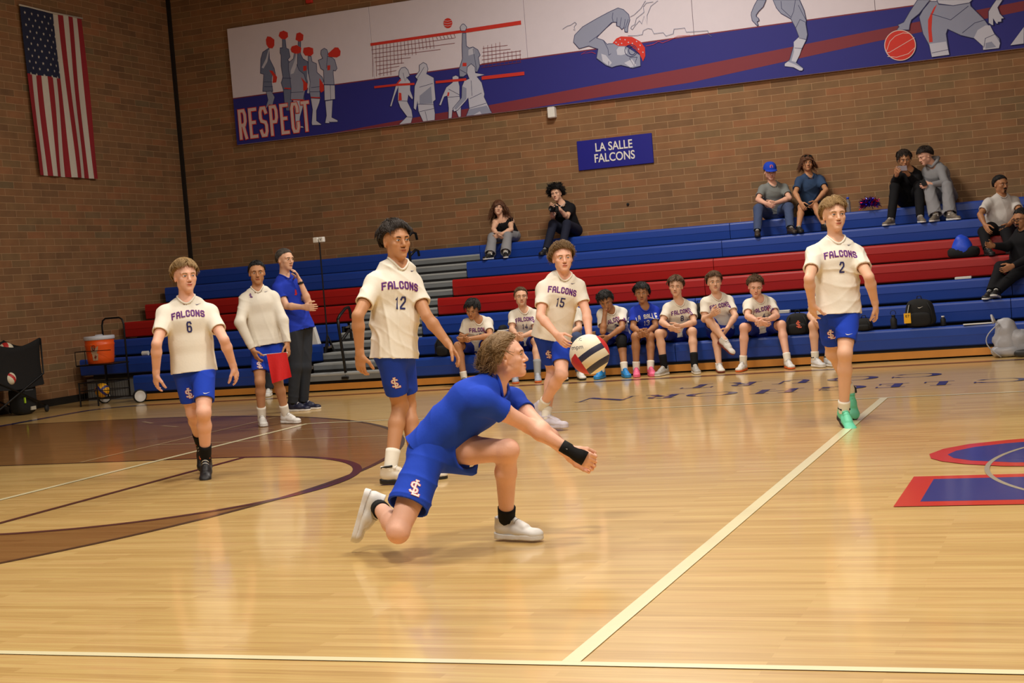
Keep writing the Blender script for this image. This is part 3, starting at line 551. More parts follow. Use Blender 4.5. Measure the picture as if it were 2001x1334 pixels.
# ---------------------------------------------------------------- implicit-surface modelling of figures
def axis_pts(lo, hi, h, fine):
    """coordinates from lo to hi with step h, finer inside the given intervals [(a, b, step)]"""
    x = lo; out = [lo]
    while x < hi:
        st = h
        for a, b, s in fine:
            if a-h <= x <= b: st = min(st, s)
        x += st; out.append(x)
    return A(out, dtype=np.float32)
class Field:
    def __init__(s, lo, hi, h, fine=()):
        s.ax = [axis_pts(lo[k], hi[k], h, [(f[0][k], f[1][k], f[2]) for f in fine]) for k in range(3)]
        s.F = np.full([len(a) for a in s.ax], 1.0, dtype=np.float32)
    def blk(s, lo, hi):
        sl = []
        for k in range(3):
            i0 = max(0, int(np.searchsorted(s.ax[k], lo[k]))-1); i1 = min(len(s.ax[k]), int(np.searchsorted(s.ax[k], hi[k]))+1)
            if i1-i0 < 1: return None
            sl.append(slice(i0, i1))
        return tuple(sl)
    def add(s, prim, k=.02, op='u', grow=0., cg=0.):
        f, lo, hi = prim(grow, cg); m = k+.012
        b = s.blk(A(lo)-m, A(hi)+m)
        if b is None: return
        X = s.ax[0][b[0]][:, None, None]; Y = s.ax[1][b[1]][None, :, None]; Z = s.ax[2][b[2]][None, None, :]
        d = f(X, Y, Z).astype(np.float32); G = s.F[b]
        if op == 'u':
            h = np.maximum(k-np.abs(G-d), 0)/k if k > 0 else 0
            s.F[b] = np.minimum(G, d)-h*h*k*.25
        elif op == 's':
            d = -d; h = np.maximum(k-np.abs(G-d), 0)/k if k > 0 else 0
            s.F[b] = np.maximum(G, d)+h*h*k*.25
    def sample(s, P):
        idx = []; fr = []
        for k in range(3):
            a = s.ax[k]; i = np.clip(np.searchsorted(a, P[:, k])-1, 0, len(a)-2); idx.append(i); fr.append(np.clip((P[:, k]-a[i])/(a[i+1]-a[i]), 0, 1))
        r = 0
        for dx in (0, 1):
            for dy in (0, 1):
                for dz in (0, 1):
                    w_ = (fr[0] if dx else 1-fr[0])*(fr[1] if dy else 1-fr[1])*(fr[2] if dz else 1-fr[2])
                    r = r+w_*s.F[idx[0]+dx, idx[1]+dy, idx[2]+dz]
        return r
    def trace(s, P, d, dist, n=90):
        """first crossing along d for every point; returns points and hit mask"""
        P = A(P, float); d = A(d, float); t0 = np.zeros(len(P)); v0 = s.sample(P); hit = np.zeros(len(P), bool); th = np.zeros(len(P))
        for k in range(1, n+1):
            t = dist*k/n; v = s.sample(P+d*t); c = (~hit) & (v0 > 0) & (v <= 0)
            th = np.where(c, t-dist/n*(v/(v-v0-1e-9)), th); hit |= c; v0 = v
        return P+d*th[:, None], hit
    def mesh(s, smooth=1):
        F = s.F; S = F < 0; nx, ny, nz = F.shape
        c = np.zeros((nx-1, ny-1, nz-1), np.uint8)
        for dx in (0, 1):
            for dy in (0, 1):
                for dz in (0, 1): c += S[dx:nx-1+dx, dy:ny-1+dy, dz:nz-1+dz]
        I, J, K = np.nonzero((c > 0) & (c < 8)); N = len(I)
        idm = np.full(c.shape, -1, np.int32); idm[I, J, K] = np.arange(N)
        acc = np.zeros((N, 3)); cnt = np.zeros(N)
        cr = [(a, b, d) for a in (0, 1) for b in (0, 1) for d in (0, 1)]
        val = {q: F[I+q[0], J+q[1], K+q[2]] for q in cr}
        base = (I, J, K)
        for k in range(3):
            for q in cr:
                if q[k]: continue
                r = list(q); r[k] = 1; r = tuple(r); a = val[q]; b = val[r]; m = (a < 0) != (b < 0)
                t = np.where(m, a/(a-b+1e-12), 0)
                for j in range(3):
                    x0 = s.ax[j][base[j]+q[j]]; x1 = s.ax[j][base[j]+r[j]]
                    acc[:, j] += np.where(m, x0+(x1-x0)*t, 0)
                cnt += m
        V = acc/cnt[:, None]; Q = []
        for k in range(3):
            sl0 = [slice(1, -1)]*3; sl0[k] = slice(0, -1); sl1 = list(sl0); sl1[k] = slice(1, None)
            a = S[tuple(sl0)]; b = S[tuple(sl1)]; e = np.nonzero(a != b); fl = a[e]
            e = [e[0]+1, e[1]+1, e[2]+1]; e[k] = e[k]-1
            u, v = (k+1) % 3, (k+2) % 3
            def cell(du, dv):
                q = [e[0].copy(), e[1].copy(), e[2].copy()]; q[u] = q[u]-du; q[v] = q[v]-dv; return idm[q[0], q[1], q[2]]
            q4 = np.stack([cell(1, 1), cell(0, 1), cell(0, 0), cell(1, 0)], 1)
            q4[~fl] = q4[~fl][:, ::-1]; Q.append(q4)
        Q = np.concatenate(Q); Q = Q[(Q >= 0).all(1)]
        for _ in range(smooth):
            sm = np.zeros_like(V); n = np.zeros(len(V))
            for a, b in ((0, 1), (1, 2), (2, 3), (3, 0)):
                for x, y in ((a, b), (b, a)):
                    for j in range(3): sm[:, j] += np.bincount(Q[:, x], V[Q[:, y], j], len(V))
                    n += np.bincount(Q[:, x], minlength=len(V))
            V = V*.5+sm/np.maximum(n, 1)[:, None]*.5
        return V, Q
def vnormals(V, Q):
    n = np.cross(V[Q[:, 2]]-V[Q[:, 0]], V[Q[:, 3]]-V[Q[:, 1]]); N = np.zeros_like(V)
    for k in range(4):
        for j in range(3): N[:, j] += np.bincount(Q[:, k], n[:, j], len(V))
    return N/np.maximum(np.linalg.norm(N, axis=1), 1e-9)[:, None]
def noise3(P, f, seed=0):
    r = np.random.RandomState(seed); o = 0
    for k in range(6):
        w_ = r.normal(size=3); w_ = w_/np.linalg.norm(w_)*f*(.6+.35*k); o = o+np.sin(P@w_+r.uniform(0, 6.28))*(1/(1+.35*k))
    return o/3.2

def ecap(p0, p1, r0, r1, side=None, clip0=False, clip1=False):
    """tapered elliptical capsule; r = radius or (side, front)"""
    p0 = A(p0, float); p1 = A(p1, float)
    a0, b0 = r0 if hasattr(r0, '__len__') else (r0, r0); a1, b1 = r1 if hasattr(r1, '__len__') else (r1, r1)
    L0 = np.linalg.norm(p1-p0); ax = (p1-p0)/max(L0, 1e-6)
    sd = A([1., 0, 0]) if side is None else A(side, float)
    sd = sd-ax*np.dot(sd, ax)
    if np.linalg.norm(sd) < 1e-3: sd = np.cross(ax, A([.2, .9, .3]))
    sd = unit(sd); fr = np.cross(sd, ax)
    def prim(g=0., cg=0.):
        def f(X, Y, Z):
            x, y, z = X-p0[0], Y-p0[1], Z-p0[2]
            w_ = x*ax[0]+y*ax[1]+z*ax[2]; s_ = x*sd[0]+y*sd[1]+z*sd[2]; t_ = x*fr[0]+y*fr[1]+z*fr[2]
            u = np.clip(w_/max(L0, 1e-6), 0, 1); a = a0+(a1-a0)*u+g; b = b0+(b1-b0)*u+g; c = np.minimum(a, b)
            ov = w_-u*L0
            if clip0: ov = np.maximum(ov, 0)
            if clip1: ov = np.minimum(ov, 0)
            k0 = np.sqrt((s_/a)**2+(t_/b)**2+(ov/c)**2); k1 = np.sqrt((s_/a**2)**2+(t_/b**2)**2+(ov/c**2)**2)
            d = k0*(k0-1)/np.maximum(k1, 1e-5)
            if clip0: d = np.maximum(d, -w_-cg)
            if clip1: d = np.maximum(d, w_-L0-cg)
            return d
        R = max(a0, a1, b0, b1)+g+max(cg, 0)
        return f, np.minimum(p0, p1)-R, np.maximum(p0, p1)+R
    return prim
def ball(c, r, axes=None):
    c = A(c, float); r = A(r if hasattr(r, '__len__') else (r, r, r), float); ax = np.eye(3) if axes is None else A(axes)
    def prim(g=0., cg=0.):
        def f(X, Y, Z):
            x, y, z = X-c[0], Y-c[1], Z-c[2]; q = [x*a[0]+y*a[1]+z*a[2] for a in ax]; k0 = 0; k1 = 0
            for i in range(3): k0 = k0+(q[i]/(r[i]+g))**2; k1 = k1+(q[i]/(r[i]+g)**2)**2
            k0 = np.sqrt(k0); return k0*(k0-1)/np.maximum(np.sqrt(k1), 1e-5)
        R = r.max()+g
        return f, c-R, c+R
    return prim

# ---------------------------------------------------------------- pose solver
RT = unit(A([math.cos(YAW), -math.sin(YAW), 0.])); TOC = unit(A([-CF[0], -CF[1], 0.])); UPZ = A([0, 0, 1.])
def heading(rel):
    """horizontal direction: 0 towards the camera, 90 towards the right of the view"""
    a = math.radians(rel); return TOC*math.cos(a)+RT*math.sin(a)
def VV(r, u, t): return unit(RT*r+UPZ*u+TOC*t)
def zdepth(P): return float(np.dot(A(P)-CAM, CF))
def pix(P):
    q = A(P)-CAM; z = np.dot(q, CF); return (1000.5+FPX*np.dot(q, CR)/z, 667-FPX*np.dot(q, CU)/z)
def mid_joint(px, a, b, La, Lb, near=True):
    z0 = (zdepth(a)+zdepth(b))/2; best = None
    for k in range(-120, 121):
        z = z0+k*.005; p = at_c(px[0], px[1], z)
        c = (np.linalg.norm(p-a)-La)**2+(np.linalg.norm(p-b)-Lb)**2+(.0006*(k/100.) if near else -.0006*(k/100.))
        if best is None or c < best[0]: best = (c, p)
    return best[1]
def end_joint(spec, ref):
    """spec (x, y, 'z', h) on a level; (x, y, 'Y', v) on a plane; (x, y, d) depth offset from ref"""
    if len(spec) > 3 and spec[2] == 'z':
        p = at_c(spec[0], spec[1], zdepth(ref)+(spec[4] if len(spec) > 4 else 0)); p[2] = spec[3]; return p
    if len(spec) > 3 and spec[2] == 'Y': p = at_y(spec[0], spec[1], spec[3]); p[2] = spec[4]; return p
    return at_c(spec[0], spec[1], zdepth(ref)+(spec[2] if len(spec) > 2 else 0))

def solve(sp):
    H = sp.get('H', 1.82); s = H/1.82; J = {'s': s}
    r = sp['root']
    if r[2] == 'g': zc = zdepth(at_z(r[0], r[1], 0.)); J['pel'] = at_c(sp['pel'][0], sp['pel'][1], zc+(r[3] if len(r) > 3 else 0))
    elif r[2] == 'Y': J['pel'] = at_y(sp['pel'][0], sp['pel'][1], r[3]); J['pel'][2] = r[4]
    J['neck'] = at_c(sp['neck'][0], sp['neck'][1], zdepth(J['pel'])+(sp['neck'][2] if len(sp['neck']) > 2 else 0))
    J['head'] = at_c(sp['head'][0], sp['head'][1], zdepth(J['pel'] if sp.get('seated') else J['neck'])+(sp['head'][2] if len(sp['head']) > 2 else -.03))
    up = unit(J['neck']-J['pel']); J['up'] = up
    def frame(rel, u): f = heading(rel); sd = unit(np.cross(u, f)); return sd, unit(np.cross(sd, u))
    cs, cf = frame(sp.get('cf', 0), up); ps, pf = frame(sp.get('bf', sp.get('cf', 0)), UPZ)
    J['cs'], J['cf'], J['ps'], J['pf'] = cs, cf, ps, pf
    sw = .175*s*sp.get('wide', 1.); hw = (.092 if sp.get('seated') else .082)*s
    for k, sg in (('R', -1), ('L', 1)):
        p = J['neck']-up*.065*s+cs*sw*sg
        if 'sh'+k in sp: q = sp['sh'+k]; p = at_c(q[0], q[1], zdepth(p)+(q[2] if len(q) > 2 else 0))
        J['sh'+k] = p-up*(.040 if not sp.get('seated') else .034)*s-cs*sg*.014*s
        p = J['pel']+ps*hw*sg
        if 'hp'+k in sp: q = sp['hp'+k]; p = at_c(q[0], q[1], zdepth(p)+(q[2] if len(q) > 2 else 0))
        J['hp'+k] = p
        w_ = sp['wr'+k]; J['wr'+k] = end_joint(w_, J['sh'+k])
        e = sp['el'+k]; J['el'+k] = mid_joint(e, J['sh'+k], J['wr'+k], .30*s, .26*s, not (len(e) > 2 and e[2] == 'f'))
        a = sp['an'+k]; J['an'+k] = end_joint(a, J['hp'+k])
        n = sp['kn'+k]; J['kn'+k] = mid_joint(n, J['hp'+k], J['an'+k], .44*s, .43*s, not (len(n) > 2 and n[2] == 'f'))
    return J
def report(name, J):
    D = lambda a, b: round(float(np.linalg.norm(J[a]-J[b])), 2)
    print('%-10s spine %.2f  uaR %.2f faR %.2f uaL %.2f faL %.2f  thR %.2f shR %.2f thL %.2f shL %.2f  head-neck %.2f ankz %.2f %.2f pel %s' % (name, D('pel', 'neck'), D('shR', 'elR'), D('elR', 'wrR'), D('shL', 'elL'), D('elL', 'wrL'), D('hpR', 'knR'), D('knR', 'anR'), D('hpL', 'knL'), D('knL', 'anL'), D('neck', 'head'), J['anR'][2], J['anL'][2], np.round(J['pel'], 2)))
# ---------------------------------------------------------------- the people: joints as seen, distances from the ground they stand on
SKIN = {'fair': (230, 182, 152), 'rosy': (238, 184, 158), 'tan': (196, 142, 104), 'olive': (176, 124, 88), 'brown': (150, 102, 70)}
HZ = {'sandy': (150, 120, 78), 'brown': (92, 66, 44), 'light_brown': (128, 100, 66), 'dark': (44, 34, 28), 'black': (24, 21, 20), 'grey': (84, 78, 72), 'auburn': (96, 60, 38)}
P = []
def person(**k): P.append(k)
zA = .085
# kneeling digger
person(id='kneel', label='kneeling player in royal blue shirt and shorts stretching both arms toward the ball', group=None, H=1.84,
  root=(900, 1070, 'g', .02), pel=(842, 872), neck=(970, 748, -.04), head=(989, 699, -.02), hsc=.95, cf=72, bf=70,
  shR=(952, 770, -.02), shL=(1012, 772, .03), hpR=(838, 884, 0), hpL=(852, 878, 0),
  elR=(1033, 832), wrR=(1118, 882, .10), elL=(1060, 838, 'f'), wrL=(1118, 893, -.06),
  knR=(778, 1038), anR=(738, 988, .16), knL=(992, 880), anL=(990, 1022, 'z', .10),
  ftR=(A([-.34, .05, -.94]), A([.94, .0, -.34])), hR=dict(d=VV(.84, -.54, .05), n=VV(-.25, .25, -.95), c=.85, sp=.1), hL=dict(d=VV(.86, -.50, .05), n=VV(-.25, .2, .95), c=.8, sp=.1), ftL=(55, 0), hd=(86, -6, 0), skin='rosy', hair='light_brown', hs='swept',
  top='tee', tc='royal', bot='shorts', sock='black', sockh=.09, shoe='white', sole='white', text='', res=.0052, logo=1)
person(id='p12', label='tall dark-haired player in white shirt number 12 walking behind the kneeling player', H=1.93,
  root=(785, 942, 'g', 0), pel=(771, 682), neck=(775, 511), head=(774, 472, -.03), cf=30, bf=62, shR=(729, 541), shL=(808, 541),
  elR=(699, 617), wrR=(703, 690, -.12), elL=(834, 618), wrL=(876, 672, -.18), knR=(782, 792), anR=(760, 893, 'z', .10), knL=(797, 790), anL=(812, 888, 'z', .09),
  ftR=(75, 0), ftL=(70, 0), hd=(32, 0, 0), skin='tan', hair='dark', hs='tousled', top='tee', tc='white', bot='shorts', sock='white', sockh=.15, shoe='cream_black', sole='black', text='FALCONS', tx=-.025, ya=.70, num='12', res=.0058, logo=1, nike=1)
person(id='p6', label='light-haired player in white shirt number 6 walking on the far left', H=1.83,
  root=(400, 934, 'g', .0), pel=(378, 712), neck=(364, 584), head=(362, 541, -.03), cf=12, bf=10, shR=(319, 603), shL=(411, 600),
  elR=(306, 672), wrR=(305, 728, -.10), elL=(438, 664), wrL=(456, 715, -.05), knR=(378, 806), anR=(393, 868, .42), knL=(398, 806), anL=(401, 888, 'z', .14),
  ftR=(10, 45), ftL=(5, 25), hd=(30, 0, 0), skin='rosy', hair='sandy', hs='tousled', top='tee', tc='white', bot='shorts', sock='black', sockh=.14, shoe='black_red', sole='black', text='FALCONS', num='6', res=.006, logo=2, nike=1)
person(id='p15', label='curly-haired player in white shirt number 15 leaning forward behind the flying ball', H=1.84,
  root=(1073, 840, 'g', 0), pel=(1079, 648, .08), neck=(1101, 536, -.10), head=(1099, 505, -.06), cf=8, bf=20, shR=(1062, 556), shL=(1133, 552),
  elR=(1056, 618), wrR=(1088, 654, -.30), elL=(1146, 610), wrL=(1151, 654, -.20), knR=(1080, 722), anR=(1065, 793, 'z', .11), knL=(1097, 731), anL=(1056, 779, 'z', .20),
  ftR=(58, 0), ftL=(60, 50), hd=(8, 0, 0), skin='rosy', hair='light_brown', hs='curly', top='tee', tc='white', bot='shorts', sock='white', sockh=.10, shoe='lavender', sole='lavender', text='FALCONS', num='15', res=.006, logo=1, nike=1)
person(id='p2', label='sandy-haired player in white shirt number 2 with mint green shoes walking on the right', H=1.85,
  root=(1650, 834, 'g', 0), pel=(1638, 598), neck=(1632, 467), head=(1630, 421, -.03), cf=5, bf=5, shR=(1589, 486), shL=(1674, 485),
  elR=(1581, 545), wrR=(1586, 590, -.15), elL=(1698, 541), wrL=(1710, 592, -.10), knR=(1628, 690), anR=(1661, 765, .45), knL=(1651, 690), anL=(1648, 785, 'z', .12),
  ftR=(10, 55), ftL=(5, 22), hd=(6, 0, 0), skin='fair', hair='sandy', hs='tousled', top='tee', tc='white', bot='shorts', sock='white', sockh=.09, shoe='mint', sole='black', text='FALCONS', num='2', res=.006, logo=2, nike=1)
person(id='ls', label='standing young man in long-sleeved white top holding the red flag on the left', H=1.80,
  root=(528, 830, 'g', 0), pel=(520, 664), neck=(503, 562), head=(502, 533, -.03), cf=10, bf=12, shR=(477, 578), shL=(534, 574), wide=1.05, fat=1.12,
  elR=(469, 630), wrR=(494, 683, -.16), elL=(553, 626), wrL=(561, 671, -.16), knR=(508, 745), anR=(510, 799, 'z', .09), knL=(543, 745), anL=(557, 793, 'z', .09),
  ftR=(15, 0), ftL=(50, 0), hd=(12, 4, 0), skin='tan', hair='black', hs='short', top='long', tc='white', bot='shorts', sock='white', sockh=.12, shoe='white', sole='white', text='', res=.0075, logo=3)
person(id='coach', label='man in blue shirt and dark grey trousers with one hand at his chin', H=1.88,
  root=(597, 801, 'g', 0), pel=(585, 636), neck=(555, 537), head=(557, 508, -.03), cf=38, bf=55, shR=(539, 557), shL=(580, 552),
  elR=(560, 598), wrR=(594, 600, -.26), elL=(603, 591), wrL=(586, 549, -.22), knR=(577, 718), anR=(572, 785, 'z', .09), knL=(596, 718), anL=(593, 789, 'z', .09),
  ftR=(70, 0), ftL=(72, 0), hd=(50, 2, 0), skin='fair', hair='grey', hs='short', top='tee', tc='royal2', bot='pants', pc='charcoal', sock='black', sockh=.05, shoe='navy', sole='white', text='', res=.0075)
# bench
def bench(**k):
    k.setdefault('root', (0, 0, 'Y', 4.66, .49)); k.setdefault('H', 1.80); k.setdefault('cf', 10); k.setdefault('bf', k['cf']); k.setdefault('top', 'tee'); k.setdefault('tc', 'white'); k.setdefault('bot', 'shorts2')
    k.setdefault('sock', 'white'); k.setdefault('sockh', .10); k.setdefault('sole', 'white'); k.setdefault('res', .008); k.setdefault('text', 'FALCONS'); k.setdefault('seated', 1)
    for a in ('anR', 'anL'):
        if len(k[a]) == 4: k[a] = (k[a][0], k[a][1], 'Y', 4.17, k[a][3])
    person(**k)
Z = 'z'
bench(id='b10', label='seated dark-haired player number 10 at the left end of the bench, head bowed', pel=(934, 664), neck=(934, 623, -.30), head=(923, 604, -.38), shR=(912, 628), shL=(955, 626), elR=(900, 660), wrR=(908, 663, -.25), elL=(958, 656), wrL=(916, 662, -.28),
  knR=(895, 676), anR=(907, 735, Z, .09), knL=(948, 674), anL=(955, 732, Z, .09), ftR=(-10, 0), ftL=(15, 0), hd=(-15, 25, -8), skin='tan', hair='black', hs='mop', shoe='black', sole='white', num='10')
bench(id='b14', label='seated brown-haired player number 14 just left of the standing number 15', pel=(1025, 658), neck=(1023, 604, -.20), head=(1018, 580, -.24), shR=(1002, 612), shL=(1046, 610), elR=(1000, 644), wrR=(1010, 655, -.30), elL=(1046, 648), wrL=(1020, 657, -.32),
  knR=(1003, 668), anR=(1006, 728, Z, .09), knL=(1048, 666), anL=(1050, 727, Z, .09), ftR=(0, 0), ftL=(0, 0), hd=(4, 0, 0), skin='fair', hair='brown', hs='short', sock='greysock', sockh=.20, shoe='grey', sole='orange', num='14')
bench(id='bj', label='seated person in white shirt and jeans hidden behind the standing number 15', pel=(1112, 652), neck=(1108, 600, -.20), head=(1106, 574, -.24), shR=(1086, 608), shL=(1130, 607), elR=(1090, 640), wrR=(1100, 650, -.25), elL=(1132, 641), wrL=(1112, 652, -.28),
  knR=(1100, 662), anR=(1102, 726, Z, .09), knL=(1127, 660), anL=(1133, 724, Z, .09), ftR=(0, 0), ftL=(8, 0), hd=(0, 5, 0), skin='fair', hair='brown', hs='short', bot='pants', pc='jeans', shoe='white', sole='black', text='')
bench(id='b3', label='seated player number 3 with black knee pad resting his cheek on one hand', pel=(1206, 652), neck=(1192, 605, -.28), head=(1184, 588, -.34), shR=(1174, 611), shL=(1216, 608), elR=(1178, 648), wrR=(1182, 612, -.16), elL=(1216, 640), wrL=(1190, 658, -.26),
  knR=(1174, 666), anR=(1175, 722, Z, .09), knL=(1214, 664), anL=(1220, 718, Z, .09), ftR=(-25, 0), ftL=(8, 0), hd=(-8, 26, 12), skin='olive', hair='black', hs='mop', shoe='sky', sole='sky', num='3', kneepad='L')
bench(id='b13', label='seated player in royal blue number 13 shirt and bright pink shoes', pel=(1260, 650), neck=(1259, 598, -.24), head=(1254, 573, -.28), shR=(1239, 606), shL=(1281, 604), elR=(1237, 640), wrR=(1252, 649, -.30), elL=(1281, 638), wrL=(1264, 649, -.30),
  knR=(1242, 658), anR=(1243, 716, Z, .09), knL=(1271, 658), anL=(1271, 715, Z, .09), ftR=(-5, 0), ftL=(3, 0), hd=(-8, 4, 0), skin='olive', hair='black', hs='mop', tc='royal2', shoe='pink', sole='pink', text='LA SALLE', tcol='white', num='13', ncol='white')
bench(id='b8', label='seated player number 8 with black socks and silver shoes', pel=(1330, 645), neck=(1326, 589, -.22), head=(1321, 560, -.26), shR=(1304, 598), shL=(1352, 595), elR=(1293, 630), wrR=(1312, 640, -.28), elL=(1356, 630), wrL=(1328, 638, -.30),
  knR=(1288, 652), anR=(1298, 714, Z, .09), knL=(1353, 648), anL=(1357, 711, Z, .09), ftR=(-38, 0), ftL=(3, 0), hd=(-14, 4, -4), skin='fair', hair='brown', hs='tousled', sock='black', sockh=.17, shoe='silver', sole='white', num='8')
bench(id='bx', label='seated player with one leg crossed over the other, elbow on his knee', pel=(1408, 642), neck=(1400, 577, -.20), head=(1396, 552, -.24), shR=(1377, 587), shL=(1424, 583), elR=(1376, 624), wrR=(1392, 614, -.30), elL=(1437, 617), wrL=(1421, 642, -.26),
  knR=(1388, 628), anR=(1416, 664, -.50), knL=(1398, 655), anL=(1405, 712, Z, .09), ftR=(40, 35), ftL=(0, 0), hd=(-2, 0, 0), skin='fair', hair='brown', hs='tousled', sockh=.02, shoe='white', sole='red', num='')
bench(id='b4', label='seated player leaning forward with clasped hands and white shoes with orange soles', pel=(1489, 641), neck=(1482, 583, -.26), head=(1476, 560, -.32), shR=(1461, 592), shL=(1506, 588), elR=(1461, 618), wrR=(1484, 628, -.34), elL=(1518, 617), wrL=(1496, 627, -.36),
  knR=(1454, 640), anR=(1452, 708, Z, .09), knL=(1527, 635), anL=(1539, 703, Z, .09), ftR=(-28, 0), ftL=(3, 0), hd=(-4, 16, -4), skin='rosy', hair='brown', hs='curly2', shoe='white', sole='orange', num='4')
bench(id='bh', label='seated player mostly hidden behind the standing number 2', pel=(1618, 636), neck=(1616, 576, -.20), head=(1614, 552, -.24), shR=(1594, 586), shL=(1640, 583), elR=(1583, 616), wrR=(1592, 628, -.28), elL=(1646, 614), wrL=(1622, 628, -.28),
  knR=(1589, 636), anR=(1593, 701, Z, .09), knL=(1626, 634), anL=(1618, 700, Z, .09), ftR=(15, 0), ftL=(15, 0), hd=(0, 0, 0), skin='fair', hair='brown', hs='short', shoe='white_navy', sole='white', num='')
bench(id='bd', label='seated person in dark clothes and white shoes behind the man in blue', pel=(548, 706), neck=(546, 654, -.20), head=(545, 628, -.24), shR=(524, 664), shL=(568, 662), elR=(526, 690), wrR=(538, 704, -.26), elL=(570, 688), wrL=(552, 704, -.26),
  knR=(527, 714), anR=(526, 768, Z, .09), knL=(573, 710), anL=(574, 764, Z, .09), ftR=(0, 0), ftL=(10, 0), hd=(0, 0, 0), skin='fair', hair='brown', hs='short', tc='charcoal', bot='pants', pc='charcoal', shoe='white', sole='white', text='')
# spectators
def spec(**k):
    row = k['row']; k['root'] = (0, 0, 'Y', ROWY[row-1]+.24, ROWZ[row-1]+.105); k.setdefault('H', 1.75); k.setdefault('cf', 10); k.setdefault('bf', k['cf']); k.setdefault('res', .0095); k.setdefault('text', ''); k['seated'] = 1
    fz = ROWZ[row-2]+.09
    for a in ('anR', 'anL'):
        if len(k[a]) == 2: k[a] = k[a]+('Y', ROWY[row-2]+.17, fz)
    person(**k)
spec(id='wt', row=7, label='woman with long brown hair in black tank top and grey sweatpants on the top row', H=1.66, pel=(996, 461), neck=(981, 426, -.22), head=(974, 407, -.24), shR=(966, 432), shL=(997, 428), elR=(964, 448), wrR=(972, 457, -.24), elL=(999, 448), wrL=(980, 457, -.26),
  knR=(962, 463), anR=(958, 499), knL=(992, 461), anL=(988, 497), ftR=(-30, 0), ftL=(0, 0), hd=(5, -4, -12), skin='fair', hair='auburn', hs='long', top='tank', tc='blackc', bot='pants', pc='ltgrey', flare=.03, sock='white', sockh=.05, shoe='black', sole='white')
spec(id='cu', row=7, label='person with large curly black hair in black T-shirt raising a camera', H=1.72, pel=(1116, 451), neck=(1097, 397, -.20), head=(1087, 379, -.24), shR=(1082, 404), shL=(1115, 401), elR=(1080, 424), wrR=(1079, 411, -.34), elL=(1108, 424), wrL=(1095, 410, -.32),
  knR=(1081, 438), anR=(1067, 485), knL=(1108, 438), anL=(1098, 483), ftR=(-30, 0), ftL=(0, 0), hd=(-18, 2, 6), skin='fair', hair='black', hs='afro', top='tee', tc='blackc', bot='pants', pc='dkjeans', sock='black', sockh=.05, shoe='black', sole='black')
spec(id='cm', row=7, label='man in blue cap, grey polo shirt and jeans with clasped hands', pel=(1513, 410), neck=(1509, 359, -.16), head=(1505, 336, -.20), shR=(1489, 366), shL=(1533, 363), elR=(1481, 390), wrR=(1498, 398, -.30), elL=(1543, 387), wrL=(1514, 397, -.32), wide=1.06, fat=1.15,
  knR=(1482, 408), anR=(1480, 452), knL=(1541, 405), anL=(1544, 446), ftR=(-10, 0), ftL=(10, 0), hd=(2, 12, 0), skin='rosy', hair='grey', hs='short', cap=1, top='tee', tc='heather', collar=1, bot='pants', pc='jeans', sock='black', sockh=.05, shoe='brown', sole='black')
spec(id='wd', row=7, label='woman in blue denim shirt with sunglasses on her head and hands on her knees', H=1.68, pel=(1581, 398), neck=(1580, 341, -.12), head=(1577, 320, -.14), shR=(1561, 350), shL=(1604, 347), elR=(1554, 377), wrR=(1565, 397, -.34), elL=(1614, 371), wrL=(1594, 394, -.34),
  knR=(1566, 405), anR=(1561, 450), knL=(1593, 403), anL=(1611, 443), ftR=(0, 0), ftL=(15, 0), hd=(0, -3, -4), skin='tan', hair='auburn', hs='bob', glasses='up', top='tee', tc='denim', collar=1, bot='shorts3', sock='white', sockh=.01, shoe='black', sole='black')
spec(id='bk', row=7, label='dark-haired person in black hoodie and trousers looking at a raised phone', H=1.74, pel=(1776, 388), neck=(1776, 330, -.20), head=(1767, 311, -.26), shR=(1757, 341), shL=(1795, 338), elR=(1749, 356), wrR=(1752, 342, -.34), elL=(1788, 356), wrL=(1775, 341, -.34),
  knR=(1749, 366), anR=(1741, 426), knL=(1795, 364), anL=(1798, 418), ftR=(-45, 0), ftL=(-5, 0), hd=(-6, 18, 0), skin='tan', hair='dark', hs='mop', top='long', tc='blackc', bot='pants', pc='blackc', sock='greysock', sockh=.08, shoe='greybrown', sole='white')
spec(id='gh', row=7, label='young man in light grey hooded sweatshirt leaning toward his neighbour', H=1.74, pel=(1846, 381), neck=(1823, 320, -.12), head=(1808, 305, -.16), cf=-35, bf=-5, shR=(1808, 332), shL=(1839, 328), elR=(1804, 356, 'f'), wrR=(1812, 364, -.14), elL=(1847, 357), wrL=(1819, 361, -.22),
  knR=(1816, 368), anR=(1828, 413), knL=(1851, 364), anL=(1856, 410), ftR=(-35, 0), ftL=(20, 0), hd=(-75, 22, 0), skin='rosy', hair='dark', hs='tousled', top='long', tc='ltgrey', hood=1, bot='pants', pc='ltgrey', flare=.035, sock='white', sockh=.05, shoe='greybrown', sole='white')
spec(id='mw', row=5, label='bearded man in white T-shirt smiling at the right end of the stands', H=1.78, pel=(1956, 436), neck=(1956, 382, -.10), head=(1955, 361, -.12), cf=12, shR=(1930, 392), shL=(1983, 388), wide=1.12, fat=1.38, elR=(1915, 419), wrR=(1925, 440, -.24), elL=(1994, 414), wrL=(1972, 438, -.28),
  knR=(1922, 453), anR=(1930, 495), knL=(1966, 455), anL=(1974, 494), ftR=(0, 0), ftL=(10, 0), hd=(20, 4, 0), skin='olive', hair='black', hs='short', beard=1, top='tee', tc='whitec', bot='pants', pc='blackc', sock='black', sockh=.05, shoe='black', sole='black')
